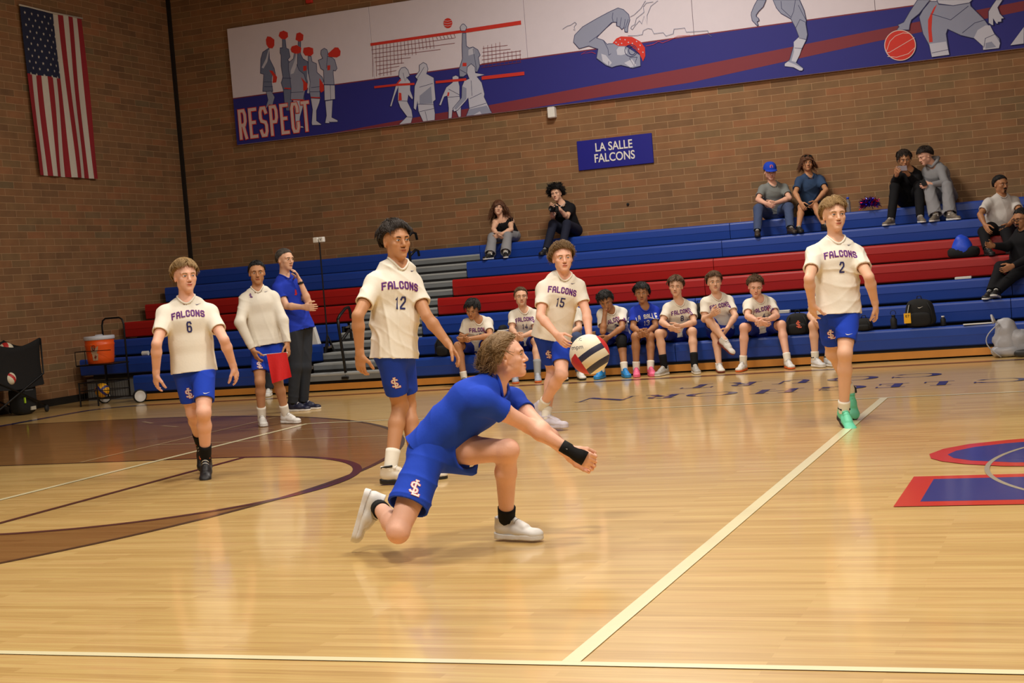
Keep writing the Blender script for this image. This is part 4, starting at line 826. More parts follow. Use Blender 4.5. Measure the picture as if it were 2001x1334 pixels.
spec(id='mg', row=3, label='man in black jacket and glasses reaching out at the right picture edge', H=1.80, pel=(2002, 520), neck=(2001, 448, -.05), head=(1996, 427, -.08), cf=-50, bf=-30, shR=(1988, 462), shL=(2020, 462), wide=1.08, fat=1.15, elR=(1967, 482), wrR=(1940, 480, -.24), elL=(2020, 500), wrL=(1978, 520, -.28),
  knR=(1955, 522), anR=(1936, 574), knL=(1985, 535), anL=(1948, 572), ftR=(-40, 0), ftL=(-30, -10), hd=(-62, 12, 0), skin='olive', hair='black', hs='short', glasses='on', beard=1, top='long', tc='blackc', bot='pants', pc='blackc', sock='black', sockh=.05, shoe='black', sole='white')
# ---------------------------------------------------------------- materials for people
def skin_mat(n, c):
    m = mat('skin_'+n, c, .48, bump=.12, bscale=220, var=.06, vscale=14, spec=.35)
    b = m.node_tree.nodes['Principled BSDF']; b.inputs['Subsurface Weight'].default_value = .06; b.inputs['Subsurface Radius'].default_value = (.02, .008, .004); return m
SM = {k: skin_mat(k, c) for k, c in SKIN.items()}
LIPM = {k: mat('lip_'+k, (int(c[0]*.86), int(c[1]*.62), int(c[2]*.62)), .45) for k, c in SKIN.items()}
EYEW = mat('eye_white', (228, 222, 214), .3); EYED = mat('iris_dark', (52, 40, 32), .25); NOSD = mat('nostril', (120, 66, 50), .7)
def hair_mat(n, c):
    return mat('hair_'+n, c, .55, var=.35, vscale=26, bump=.3, bscale=160, spec=.35)
HM = {k: hair_mat(k, c) for k, c in HZ.items()}
FC = {'white': (238, 232, 218), 'whitec': (205, 200, 196), 'royal': (34, 72, 196), 'royal2': (36, 62, 190), 'blackc': (22, 22, 26), 'heather': (128, 132, 130), 'denim': (52, 74, 108), 'ltgrey': (142, 142, 146), 'charcoal': (48, 52, 60), 'jeans': (70, 84, 118), 'dkjeans': (30, 34, 52), 'shorts': (30, 66, 190), 'shorts2': (30, 50, 150), 'shorts3': (16, 16, 18), 'black': (20, 20, 22), 'greysock': (160, 160, 160)}
CM = {k: mat('cloth_'+k, c, .85, bump=.10, bscale=60, var=.05, vscale=9, spec=.25) for k, c in FC.items()}
SHC = {'white': (228, 226, 222), 'cream_black': (222, 212, 196), 'black': (28, 28, 30), 'black_red': (30, 28, 32), 'lavender': (206, 198, 210), 'mint': (110, 214, 176), 'navy': (26, 30, 58), 'sky': (42, 140, 214), 'pink': (244, 110, 150), 'silver': (170, 166, 160), 'grey': (170, 176, 190), 'white_navy': (214, 214, 214), 'orange': (226, 104, 44), 'red': (120, 50, 40), 'brown': (56, 46, 40), 'red2': (200, 40, 50), 'greybrown': (118, 108, 96)}
SHM = {k: mat('shoe_'+k, c, .5, var=.06, vscale=12) for k, c in SHC.items()}
LET = mat('print_purple', (82, 34, 128), .6); LETE = mat('print_magenta_edge', (176, 60, 96), .6); LETN = mat('print_navy', (40, 44, 104), .6); LETW = mat('print_white_letter', (232, 230, 228), .6); LETO = mat('print_salmon_edge', (226, 110, 84), .6)

def hand(Fd, W, d, n, side, s, curl=.35, spread=.5, grow=0.):
    """palm, four unequal fingers and a thumb leaving the side of the palm"""
    d = unit(d); n = unit(A(n)-d*np.dot(n, d)); t = np.cross(n, d)*(1 if side == 'L' else -1); s = s*1.06
    pc = W+d*.050*s
    Fd.add(ecap(W-d*.005, W+d*.035*s, (.028*s, .021*s), (.037*s, .016*s), t), .015)
    Fd.add(ecap(W+d*.03*s, W+d*.078*s, (.038*s, .0155*s), (.041*s, .0125*s), t), .012)
    for k, (o, L) in enumerate(((.030, .070), (.010, .079), (-.010, .073), (-.029, .058))):
        b = W+d*(.088-abs(o-.0)*.15)*s+t*o*s; f0 = unit(d+t*o*spread*4)
        a = 0; r = .0092*s; p = b
        for j, (fr, c) in enumerate(((.46, 42), (.31, 80), (.23, 55))):
            a += math.radians(c)*curl*(1+.10*(k-1)); q = p+(f0*math.cos(a)+n*math.sin(a))*L*fr*s
            Fd.add(ecap(p, q, r, r*.92), .004 if j else .008); p = q; r *= .92
    b = W+d*.022*s+t*.026*s; v1 = unit(d*.62+t*(.78-.62*curl)+n*.38); q = b+v1*.046*s; v2 = unit(d*.9+t*(.30-.4*curl)+n*(.25+.6*curl)); e = q+v2*.034*s; e2 = e+unit(v2+n*.2)*.024*s
    Fd.add(ecap(b, q, .014*s, .0115*s), .014); Fd.add(ecap(q, e, .0112*s, .0105*s), .005); Fd.add(ecap(e, e2, .0102*s, .009*s), .004)

def head_frame(sp):
    yaw, pitch, roll = sp['hd']; f = heading(yaw); sd = unit(np.cross(UPZ, f)); u = UPZ.copy()
    a = math.radians(pitch); f2 = f*math.cos(a)-u*math.sin(a); u2 = u*math.cos(a)+f*math.sin(a)
    b = math.radians(roll); sd2 = sd*math.cos(b)+u2*math.sin(b); u3 = u2*math.cos(b)-sd*math.sin(b)
    return f2, sd2, u3
def head_prims(Fd, J, sp):
    f, s_, u = J['hf']; h = J['s']*sp.get('hsc', 1.05); c = J['head']; ax = [f, s_, u]
    q = lambda a, b, d: c+(f*a+s_*b+u*d)*h
    w_ = sp.get('face', 1.)
    Fd.add(ball(q(-.012, 0, .030), (.097*h, .077*h, .088*h), ax), .02)
    Fd.add(ecap(q(.018, 0, .02), q(.040, 0, -.068), (.067*h*w_, .070*h), (.040*h*w_, .045*h), s_), .025)
    for k in (-1, 1): Fd.add(ball(q(.042, k*.030, -.046), .030*h), .03)
    Fd.add(ball(q(.070, 0, -.094), (.020*h, .024*h, .017*h), ax), .03)
    for k in (-1, 1):
        Fd.add(ball(q(.004, k*.043*w_, -.060), .020*h), .03); Fd.add(ball(q(.058, k*.043, -.018), (.022*h, .021*h, .018*h), ax), .02)
        Fd.add(ecap(q(.086, k*.010, .028), q(.074, k*.048, .026), .010*h, .009*h), .016)
    Fd.add(ecap(q(.086, 0, .016), q(.106, 0, -.026), .0085*h, .0115*h), .014)
    for k in (-1, 1): Fd.add(ball(q(.094, k*.012, -.032), .0085*h), .008)
    for k in (-1, 1):
        Fd.add(ball(q(.104, k*.031, .004), (.022*h, .018*h, .012*h), ax), .012, 's'); Fd.add(ball(q(.076, k*.031, .004), (.013*h, .0145*h, .0125*h), ax), .003)
    Fd.add(ball(q(.088, 0, -.053), (.011*h, .023*h, .007*h), ax), .008); Fd.add(ball(q(.086, 0, -.066), (.011*h, .020*h, .008*h), ax), .008)
    Fd.add(ecap(q(.103, -.022, -.0595), q(.103, .022, -.0595), .0026*h, .0026*h), .004, 's')
    for k in (-1, 1):
        e = unit(s_*k-f*.35); up2 = unit(u-f*.15)
        Fd.add(ball(q(-.008, k*.075, -.004), A((.010, .018, .031))*h, [e, np.cross(up2, e), up2]), .010)
        Fd.add(ball(q(.000, k*.083, .002), (.006*h, .008*h, .014*h), [e, np.cross(up2, e), up2]), .004, 's')
    Fd.add(ecap(J['neck']-J['up']*.01, q(-.012, 0, -.050), (.056*h, .053*h), (.050*h, .055*h), s_), .03)

def body_field(J, sp):
    s = J['s']; fat = sp.get('fat', 1.); g = lambda k: J[k]
    pts = [J[k] for k in ('pel', 'neck', 'head', 'shR', 'shL', 'elR', 'elL', 'wrR', 'wrL', 'knR', 'knL', 'anR', 'anL')]
    lo = np.min(pts, 0)-.22; hi = np.max(pts, 0)+.22; lo[2] = max(lo[2], J.get('floor', 0.)+.0); hi[2] = max(hi[2], J['head'][2]+.16)
    h = sp['res']; hd = min(.0045, h); fine = [(J['head']-.115, J['head']+.115, hd)]
    if sp['id'] == 'kneel': fine = [(J['head']-.12, J['head']+.12, .0036), (J['wrR']-.06+A([0, 0, -.1]), J['wrR']+A([.18, .12, .08]), .0042)]
    Fd = Field(lo, hi, h, fine)
    up, cs, cf, ps, pf = J['up'], J['cs'], J['cf'], J['ps'], J['pf']; pel, nk = J['pel'], J['neck']; L = np.linalg.norm(nk-pel)
    w1 = pel+up*L*.33-cf*.005; w2 = pel+up*L*.68; w3 = pel+up*L*.90
    J['w'] = (w1, w2, w3)
    mid = unit(ps+cs)
    Fd.add(ecap(pel-UPZ*.03*s, w1, (.142*s*fat, .100*s*fat), (.124*s*fat, .092*s*fat), mid), .04)
    Fd.add(ecap(w1, w2, (.124*s*fat, .092*s*fat), (.152*s, .108*s), cs), .05)
    Fd.add(ecap(w2, w3, (.158*s, .112*s), (.125*s, .078*s), cs), .04)
    if fat > 1.2: Fd.add(ball(w1+cf*.045, (.15*s, .15*s, .15*s)), .06)
    for k, sg in (('R', -1), ('L', 1)):
        sh, el, wr, hp, kn, an = (J[a+k] for a in ('sh', 'el', 'wr', 'hp', 'kn', 'an'))
        Fd.add(ecap(nk-up*.035+cs*sg*.03, sh-up*.002, .038*s, .044*s), .04); Fd.add(ball(sh-up*.006, .050*s), .04)
        Fd.add(ecap(w2+cs*sg*.08-up*.0, sh-up*.02, .07*s, .05*s), .05)
        m1 = sh+(el-sh)*.45
        Fd.add(ecap(sh, m1, .050*s, .046*s), .02); Fd.add(ecap(m1, el, .046*s, .037*s), .02)
        m2 = el+(wr-el)*.28; Fd.add(ecap(el, m2, .037*s, .041*s), .015); Fd.add(ecap(m2, wr, .041*s, (.027*s, .021*s), np.cross(wr-el, sp.get('hn'+k, cf))), .015)
        Fd.add(ball(hp-pf*.035-J['ps']*(.014 if k == 'L' else -.014), .072*s*fat), .05)
        m3 = hp+(kn-hp)*.5
        Fd.add(ecap(hp, m3, .078*s*fat**.6, .073*s*fat**.6), .04); Fd.add(ecap(m3, kn, .073*s*fat**.6, .053*s), .02)
        sd = unit(kn-hp); sh2 = unit(an-kn); bend = unit(sd-sh2) if np.linalg.norm(sd-sh2) > .15 else pf
        Fd.add(ball(kn+bend*.008, .053*s), .02)
        m4 = kn+(an-kn)*.28-bend*.014*s; Fd.add(ecap(kn, m4, .048*s, .054*s), .025); Fd.add(ecap(m4, an, .054*s, .033*s), .02)
        Fd.add(ball(an, .034*s), .02)
    J['hf'] = head_frame(sp); head_prims(Fd, J, sp)
    for k in 'RL':
        fd = unit(J['wr'+k]-J['el'+k]); inn = J['cs']*(1 if k == 'R' else -1)
        hs = sp.get('h'+k, {}); d = hs.get('d', fd); n = hs.get('n', inn*.8-J['cf']*.4); hand(Fd, J['wr'+k], d, n, k, s, hs.get('c', .35), hs.get('sp', .5))
        Fd.add(ecap(J['wr'+k]-fd*.02, J['wr'+k]+unit(d)*.01, (.027*s, .022*s), (.028*s, .02*s), np.cross(d, n)), .012)
    for k in 'RL':
        f, u = J['ft'+k]; an = J['an'+k]; Fd.add(ecap(an-u*.03+f*.0, an-u*.055+f*.09*s, .028*s, (.026*s, .012*s), np.cross(u, f)), .02)
    return Fd

def foot_frames(J, sp):
    for k in 'RL':
        a = sp['ft'+k]
        if isinstance(a[0], np.ndarray):
            f = unit(RT*a[0][0]+TOC*a[0][1]+UPZ*a[0][2]); u = RT*a[1][0]+TOC*a[1][1]+UPZ*a[1][2]; u = unit(u-f*np.dot(u, f))
        else:
            f0 = heading(a[0]); p = math.radians(a[1]); f = f0*math.cos(p)-UPZ*math.sin(p); u = UPZ*math.cos(p)+f0*math.sin(p)
        J['ft'+k] = (f, u)

def decal(Fd, quads, place, d, back=.10, off=.0012, nx=3, ny=1):
    """drop 2-D quads onto the surface: place maps (x, y) to a start point, d is the direction towards the surface"""
    V = []; F = []
    for q in quads:
        q = [A(p, float) for p in q]; o = len(V)
        for i in range(nx+1):
            for j in range(ny+1):
                a = i/nx; b = j/ny; p = (q[0]*(1-a)+q[1]*a)*(1-b)+(q[3]*(1-a)+q[2]*a)*b; V.append(p)
        for i in range(nx):
            for j in range(ny):
                F.append((o+i*(ny+1)+j, o+(i+1)*(ny+1)+j, o+(i+1)*(ny+1)+j+1, o+i*(ny+1)+j+1))
    S = A([place(p[0], p[1])-A(d)*back for p in V]); X, hit = Fd.trace(S, A(d, float), back*2.2, 110)
    X = X-A(d)*off
    F = [f for f in F if all(hit[i] for i in f)]
    # face the printed side outwards
    out = []
    for f in F:
        n = np.cross(X[f[1]]-X[f[0]], X[f[2]]-X[f[0]]); out.append(f if np.dot(n, d) < 0 else f[::-1])
    return X, out

def face_decals(Fd, J, sp):
    f, s_, u = J['hf']; h = J['s']*sp.get('hsc', 1.05); c = J['head']; V = []; F = []; MI = []
    def put(quads, mi, off=.0010, nx=2, ny=1):
        X, Q = decal(Fd, quads, lambda x, y: c+(s_*x+u*y+f*.115)*h, -f, .03, off, nx, ny)
        o = len(V); V.extend(X.tolist()); F.extend([tuple(i+o for i in q) for q in Q]); MI.extend([mi]*len(Q))
    def lens(cx, cy, w_, hh, n=6, up=1., dn=1.):
        out = []
        for k in range(n):
            x0, x1 = -w_+2*w_*k/n, -w_+2*w_*(k+1)/n; e = lambda x: math.sqrt(max(0, 1-(x/w_)**2))*hh
            out.append([(cx+x0, cy-e(x0)*dn), (cx+x1, cy-e(x1)*dn), (cx+x1, cy+e(x1)*up), (cx+x0, cy+e(x0)*up)])
        return out
    for k in (-1, 1):
        ex = k*.031; ey = .004
        put(lens(ex, ey, .0135, .0054, 6, 1, .8), 2, .0012)
        put(lens(ex+.001, ey+.0003, .0054, .0052, 4), 3, .0018)
        put(ribbon2d([(ex-.0135, ey+.0005), (ex-.006, ey+.0052), (ex+.005, ey+.0056), (ex+.0145, ey+.0006)], .0030), 3, .0020)
        put(ribbon2d([(ex-k*.017, ey+.017), (ex-k*.004, ey+.0215), (ex+k*.010, ey+.0215), (ex+k*.021, ey+.014)], .0065), 4, .0014)
        put(lens(k*.0085, -.0405, .0042, .0026, 3), 5, .0014)
    put(ribbon2d([(-.019, -.0590), (-.009, -.0568), (0, -.0576), (.009, -.0568), (.019, -.0590)], .0050), 1, .0009)
    put(ribbon2d([(-.016, -.0625), (0, -.0664), (.016, -.0625)], .0062), 1, .0009)
    put(ribbon2d([(-.021, -.0598), (0, -.0603), (.021, -.0598)], .0020), 5, .0020)
    if sp.get('beard'):
        q = []
        for k in (-1, 1): q += ribbon2d([(k*.006, -.048), (k*.026, -.056), (k*.034, -.078), (k*.022, -.100)], .016)
        q += ribbon2d([(-.030, -.094), (0, -.106), (.030, -.094)], .020)+ribbon2d([(-.016, -.080), (.016, -.080)], .018)+ribbon2d([(-.024, -.047), (.024, -.047)], .009)
        put(q, 4, .0030, 3, 2)
    return V, F, MI

# ---------------------------------------------------------------- hair
STY = {  # count, length, tube radius, outward lift, gravity, fringe, curl, noise, cap thickness
 'short': (620, .022, .0042, .35, .3, .3, 0, .3, .009), 'tousled': (760, .062, .0046, .62, .5, .75, .10, .5, .024), 'mop': (820, .075, .0050, .5, .8, .9, .07, .50, .021),
 'curly': (900, .062, .0048, .8, .5, .6, .75, .55, .024), 'curly2': (760, .044, .0046, .6, .4, .6, .8, .55, .022), 'swept': (900, .105, .0046, .30, .95, -.55, .10, .32, .022),
 'afro': (1100, .085, .0060, 1.5, 0, 0, 1.4, .7, .035), 'long': (800, .26, .0060, .10, 3.2, -.2, .1, .2, .022), 'bob': (900, .15, .0062, .22, 2.6, .1, .1, .25, .024)}
def unit_rows(a): return a/np.linalg.norm(a, axis=1)[:, None]
def hair(J, sp, parent):
    f, s_, u = J['hf']; h = J['s']*sp.get('hsc', 1.05); c = J['head']; n, Lh, r0, lift, grav, fringe, curl, nz, cap = STY[sp['hs']]
    near = sp['id'] in ('kneel', 'p12', 'p6', 'p15', 'p2')
    n = int(n*1.25); r0 *= .85
    if near: n = int(n*2.2); r0 *= .62
    rs = np.random.RandomState(abs(hash(sp['id'])) % 9999 if False else sum(map(ord, sp['id']))*7)
    R = A([.100, .080, .092]); O = A([-.014, 0, .030])
    NV = rs.normal(size=(3, 3))*9; NP = rs.uniform(0, 6.28, 3)
    coh = lambda p: np.sin(NV@(p/.09)*.22*4+NP)
    fx = [-1, -.45, -.15, .12, .3, .5, .75, 1]; fy = [-.62, -.50, -.22, .02, .16, .34, .52, .60]
    if sp['hs'] in ('long', 'bob'): fy = [-.6, -.5, -.35, -.2, .1, .36, .6, .68]
    if sp['hs'] in ('tousled', 'curly2'): fy = [-.62, -.42, -.08, .14, .26, .34, .50, .58]
    if sp['hs'] == 'afro': fy = [-.6, -.5, -.35, -.2, .1, .3, .45, .55]
    if sp['hs'] == 'swept': fy = [-.64, -.58, -.42, -.12, .22, .46, .66, .72]
    def line(x): return np.interp(x, fx, fy)
    mb = MB()
    CL = unit_rows(rs.normal(size=(46, 3))); CLn = rs.normal(size=(46, 3)); CLl = rs.rand(46)
    # cap
    nu, nv = 60, 40; V = []; ids = {}
    for j in range(nv+1):
        th = math.pi*j/nv
        for i in range(nu):
            ph = 2*math.pi*i/nu; d = A([math.sin(th)*math.cos(ph), math.sin(th)*math.sin(ph), math.cos(th)])
            e = d[2]-line(d[0]); cq = CL@d; ck = int(np.argmax(cq)); t = cap*min(1, max(0, e*2.6))*(.55+.5*CLl[ck]+.35*(cq[ck]-.9)*6)-.006*(e < .02)
            if sp['hs'] == 'afro': t *= 1+.2*rs.rand()
            V.append(O+d*(R+t))
    for j in range(nv):
        for i in range(nu):
            a = [j*nu+i, (j+1)*nu+i, (j+1)*nu+(i+1) % nu, j*nu+(i+1) % nu]; m = sum(V[k] for k in a)/4-O; m = unit(m/R)
            if m[2] > line(m[0])-.02: ids.setdefault('f', []).append(a)
    W = [c+(f*v[0]+s_*v[1]+u*v[2])*h for v in V]
    mb.add(W, ids['f'])
    crown = A([-.45, 0, .89]); g = A([np.dot(-UPZ, f), np.dot(-UPZ, s_), np.dot(-UPZ, u)])
    k = 0
    while k < n:
        d = unit(rs.normal(size=3)); e = d[2]-line(d[0])
        if e < .0: continue
        k += 1
        p = O+d*(R+cap*.75); nrm = unit(d/R); tl = unit(d-crown*np.dot(d, crown))
        front = max(0, d[0]); ci = int(np.argmax(CL@d)); flow = tl+A([1, 0, 0])*fringe*(.4+front)+coh(p)*nz*.5+CLn[ci]*nz*.75+(CL[ci]-d)*1.2+rs.normal(size=3)*nz*.22
        if sp['hs'] == 'swept': flow = flow+A([-.6, 0, -.2])
        L = Lh*(.6+.8*rs.rand())*(1.0 if e > .12 or Lh > .12 else (.45 if sp['hs'] != 'swept' else .6)); ns = 5 if Lh < .12 else 8; P_ = [p]; ph = rs.rand()*6.28; lr = .15+.25*rs.rand()+1.1*CLl[ci]**2
        if d[0] < -.2 and e < .5 and sp['hs'] not in ('afro', 'curly'): lr *= .25
        if sp['hs'] == 'tousled' and d[2] < .45: L *= .36
        if d[0] > .45 and fringe > 0 and e < .35: L *= .62
        if sp['hs'] == 'swept' and d[0] > .25: L *= .7; flow = flow+A([-1.2, 0, .3])
        for q in range(ns):
            t_ = (q+1)/ns; v = flow-nrm*np.dot(flow, nrm)*(1 if lift < 1.2 else .2); v = unit(v)+nrm*lift*(1-t_*.9)*lr+g*grav*t_*.8
            if curl: v = v+A([math.sin(ph+q*2.2), math.cos(ph+q*2.6), math.sin(ph*2+q*1.9)])*curl
            p = p+unit(v)*L/ns
            dd = (p-O)/(R+cap*(1.03 if e > .1 else .8)); m = np.linalg.norm(dd)
            if m < 1 and p[2] > -.06: p = O+(p-O)/m
            elif p[2] <= -.06 and Lh > .12:
                rr = math.hypot(p[0]+.01, p[1]); mn = .070 if p[2] > -.12 else .078
                if rr < mn: p[0] = -.01+(p[0]+.01)*mn/max(rr, .01); p[1] = p[1]*mn/max(rr, .01)
                if p[0] > .055: p[0] = .055
            if Lh > .12 and p[0] > .02 and p[2] < .055 and abs(p[1]) < .080: p[1] = .080*(1 if p[1] > 0 else -1)
            P_.append(p); nrm = unit(((p-O)/R)/R)
        W = [c+(f*v[0]+s_*v[1]+u*v[2])*h for v in P_]
        rr = r0*(.7+.6*rs.rand()); mb.tube(W, [rr*(1-.8*(i/(len(W)-1))**1.5) for i in range(len(W))], 4, 0, False)
    o = mb.build('hair', HM[sp['hair']], parent, smooth=True)
    return o

# ---------------------------------------------------------------- clothing
def folds(X, fi):
    """creases of thin jersey: warped, ridged waves running along a few directions of the garment's frame"""
    amp, sc_, seed, fr = fi
    if amp == 0: return np.zeros(len(X))
    rs = np.random.RandomState(seed); q = np.stack([X@fr[0], X@fr[1], X@fr[2]], 1); o = 0
    w1 = noise3(q, 7*sc_, seed+11)*.05; w2 = noise3(q, 15*sc_, seed+12)*.018
    for k, (a, b, c) in enumerate(((.45, .2, .9), (-.6, .3, .75), (.95, .25, .25), (.1, .5, 1.))):
        fq = (10+7*rs.rand())*sc_; t = (q[:, 0]*a+q[:, 1]*b+q[:, 2]*c+w1+w2*(1+.3*k))*fq*2+rs.rand()*6.28
        m = np.clip(noise3(q, 5.0*sc_, seed+20+k)*1.5-.05, 0, 1)
        o = o+(1-np.abs(np.sin(t)))**2.2*m
    return amp*(o-.45)
def cloth(name, outer, carve, mt, parent, lo, hi, h, fi, sub=()):
    """solid garment volume, carved hollow at its openings so that hems and cuffs stand off the body"""
    Fd = Field(lo, hi, h)
    for p, k in outer: Fd.add(p, k)
    Fo = Field.__new__(Field); Fo.ax = Fd.ax; Fo.F = Fd.F.copy()
    for p in carve: Fd.add(p, 0., 's')
    for p in sub: Fd.add(p, 0., 's')
    V, Q = Fd.mesh(2)
    Nn = vnormals(V, Q); w_ = np.clip(1-np.abs(Fo.sample(V))/(h*1.5), 0, 1)
    V = V+Nn*(folds(V, fi)*w_)[:, None]
    o = mesh_obj(name, V, Q, mt, parent, smooth=True)
    return o, Fo, fi
def opening(p0, p1, r, side=None, th=.014, deep=.05):
    """hollow just inside the end p1 of the tube p0-p1"""
    d = unit(A(p1, float)-A(p0, float)); r = (r, r) if not hasattr(r, '__len__') else r
    return ecap(A(p1)-d*deep, A(p1)+d*.06, (max(.012, r[0]-th-.006), max(.012, r[1]-th-.006)), (r[0]-th+.003, r[1]-th+.003), side, False, True)
def upper_prims(J, sp, g0=0., op=None):
    s = J['s']; fat = sp.get('fat', 1.); up, cs, cf, ps = J['up'], J['cs'], J['cf'], J['ps']; pel, nk = J['pel'], J['neck']; w1, w2, w3 = J['w']; seat = sp.get('seated')
    hem = pel-up*(.065*s if not seat else -.005*s); mid = unit(ps+cs); g = .018+g0
    if sp['id'] == 'kneel': hem = pel-up*.055
    cl = .025 if not seat and sp['id'] != 'kneel' else .012
    top = sp['top']; tt = .013 if top == 'tank' else g
    ha = (.163*s*fat+tt+cl*.2, .118*s*fat+tt+cl*.2); pass
    J['hem'] = hem
    if sp['id'] == 'kneel': ha = (.170, .124)
    if op is not None and not seat: op.append(opening(w1, hem, ha, mid, .014, .05))
    out = [(ecap(hem, w1, ha, (.143*s*fat+tt+cl*.3, .102*s*fat+tt+cl*.3), mid, True, False), .03),
           (ecap(w1, w2, (.143*s*fat+tt+cl*.3, .102*s*fat+tt+cl*.3), (.164*s+tt, .116*s+tt), cs), .04),
           (ecap(w2, w3, (.164*s+tt, .116*s+tt), (.128*s+tt*.6, .080*s+tt*.5), cs), .04)]
    if fat > 1.2: out.append((ball(w1+cf*.045, .162*s), .05))
    if top == 'tank': return out[:2]+[(ecap(w2, w2+up*.075, (.164*s+tt, .116*s+tt), (.135*s+tt, .098*s+tt), cs, False, True), .02)]
    for k, sg in (('R', -1), ('L', 1)):
        sh, el, wr = J['sh'+k], J['el'+k], J['wr'+k]
        out.append((ecap(nk-up*.050+cs*sg*.035, sh+up*.004, .034*s+g*.4, .046*s+g*.5), .05))
        out.append((ecap(w2+cs*sg*.08, sh-up*.02, .074*s+g*.5, .055*s+g*.6), .05))
        out.append((ball(sh-up*.006, .054*s+g*.5), .04))
        if top == 'tee':
            e = sh+(el-sh)*(.46 if sp['id'] == 'kneel' else .64 if not sp.get('seated') else .68); r1 = .056*s+g*.62; out.append((ecap(sh, e, .053*s+g*.65, r1, None, False, True), .03))
            if op is not None: op.append(opening(sh, e, r1))
        else:
            out.append((ecap(sh, el, .056*s+g*.9, .044*s+g*.9), .03)); e = el+(wr-el)*.97; r1 = .032*s+g*.6; out.append((ecap(el, e, .047*s+g*.9, r1, None, False, True), .03))
            if op is not None: op.append(opening(el, e, r1, None, .008, .02))
    return out
def neck_cut(J, sp):
    s = J['s']; nk, up, cf = J['neck'], J['up'], J['cf']; f = J['hf'][0]
    c = nk+up*.008+cf*.026
    return [ecap(c-up*.10, c+up*.15, (.064*s, .062*s), (.066*s, .064*s), J['cs'], True)]
def lower_prims(J, sp, op):
    s = J['s']; fat = sp.get('fat', 1.); pel = J['pel']; ps, pf = J['ps'], J['pf']; kind = sp['bot']; g = .020
    w1 = J['w'][0]; top = pel+unit(w1-pel)*.09*s
    out = [(ecap(pel-UPZ*.03*s, top, (.138*s*fat+g*.6, .094*s*fat+g*.6), (.132*s*fat+.006, .096*s*fat+.006), unit(ps+J['cs']), False, True), .03)]
    if sp['id'] == 'kneel':
        a_ = (J['hpL']+J['hpR'])/2+(J['knL']-J['hpL'])*.10-UPZ*.03; b_ = at_c(926, 912, zdepth(J['hpL'])-.01)
        out.append((ecap(a_, b_, (.075, .075), (.058, .050), J['ps'], False, True), .05)); op.append(opening(a_, b_, (.058, .050), J['ps'], .012, .05))
    for k in 'RL':
        hp, kn, an = J['hp'+k], J['kn'+k], J['an'+k]
        out.append((ball(hp-pf*.040-J['ps']*(0.020 if k == 'L' else -.020), .074*s*fat+g*.2), .04))
        if kind.startswith('shorts'):
            t = .76 if not sp.get('seated') else (.80 if kind != 'shorts3' else .93)
            if sp['id'] == 'kneel': t = .70 if k == 'R' else .42
            e = hp+(kn-hp)*t; g_k = .026 if sp['id'] == 'kneel' else 0; g1 = .022 if not sp.get('seated') else .018
            r1 = (.066 if not sp.get('seated') else .072)*s*fat**.6+g1*.8+g_k; out.append((ecap(hp, e, .080*s*fat**.6+g*.6, r1, None, False, True), .05)); op.append(opening(hp, e, r1, None, .014, .06))
        else:
            fl = sp.get('flare', .0); r1 = .040*s+.022+fl
            m3 = hp+(kn-hp)*.5
            out.append((ecap(hp, kn, .090*s*fat**.5+g*.8, .060*s+.016), .04)); out.append((ecap(kn, an+unit(kn-an)*.005, .060*s+.016, r1, None, False, True), .03)); op.append(opening(kn, an, r1, None, .010, .05))
    return out
def bbox(J, keys, pad):
    p = [J[k] for k in keys]; return np.min(p, 0)-pad, np.max(p, 0)+pad

def word_on(name, Fo, J, txt, h, wd, st, gap, y, mts, parent, arch=0., x=0., fi=None, edge=0., c0=None, d=None, sx=None, uy=None, lift=.0025):
    c = c0 if c0 is not None else J['pel']+(J['neck']-J['pel'])*y
    d = -J['cf'] if d is None else d; sx = J['cs'] if sx is None else sx; uy = J['up'] if uy is None else uy
    for e, mt, off in ((edge, mts[1], lift), (0., mts[0], lift+.0012)):
        if e == 0 and off == lift: continue
        Q = text_quads(txt, h+e, wd+e, st+e, gap-e, arch) if isinstance(txt, str) else txt(e)
        X, F = decal(Fo, Q, lambda a, b: c+sx*(a+x)+uy*b, d, .26, off, 4, 2)
        if not F: continue
        X = X-A(d)*folds(X, fi)[:, None]
        mesh_obj(name, X, F, mt, parent, smooth=False)

def monogram(e, s=1.):
    w_ = .0085+e
    S = ribbon2d([(.016, .020), (.016, .026), (.006, .030), (-.016, .030), (-.022, .024), (-.022, .012), (-.014, .005), (.010, .001), (.016, -.006), (.016, -.016), (.008, -.022), (-.018, -.022), (-.024, -.014)], w_)
    L = ribbon2d([(-.002, .046), (-.002, -.034), (.030, -.034), (.030, -.022)], w_)+ribbon2d([(-.012, .046), (.010, .046)], w_*.8)
    return [[(p[0]*s, p[1]*s) for p in q] for q in S+L]
def swoosh(e, s=1.):
    up = [(-.020, .000), (-.014, -.006), (-.004, -.006), (.022, .006)]; lo = [(-.020, .002), (-.016, -.001), (-.004, -.002), (.022, .006)]
    return [[(up[i][0]*s, up[i][1]*s), (up[i+1][0]*s, up[i+1][1]*s), (lo[i+1][0]*s, lo[i+1][1]*s+.0002), (lo[i][0]*s, lo[i][1]*s+.0002)] for i in range(3)]

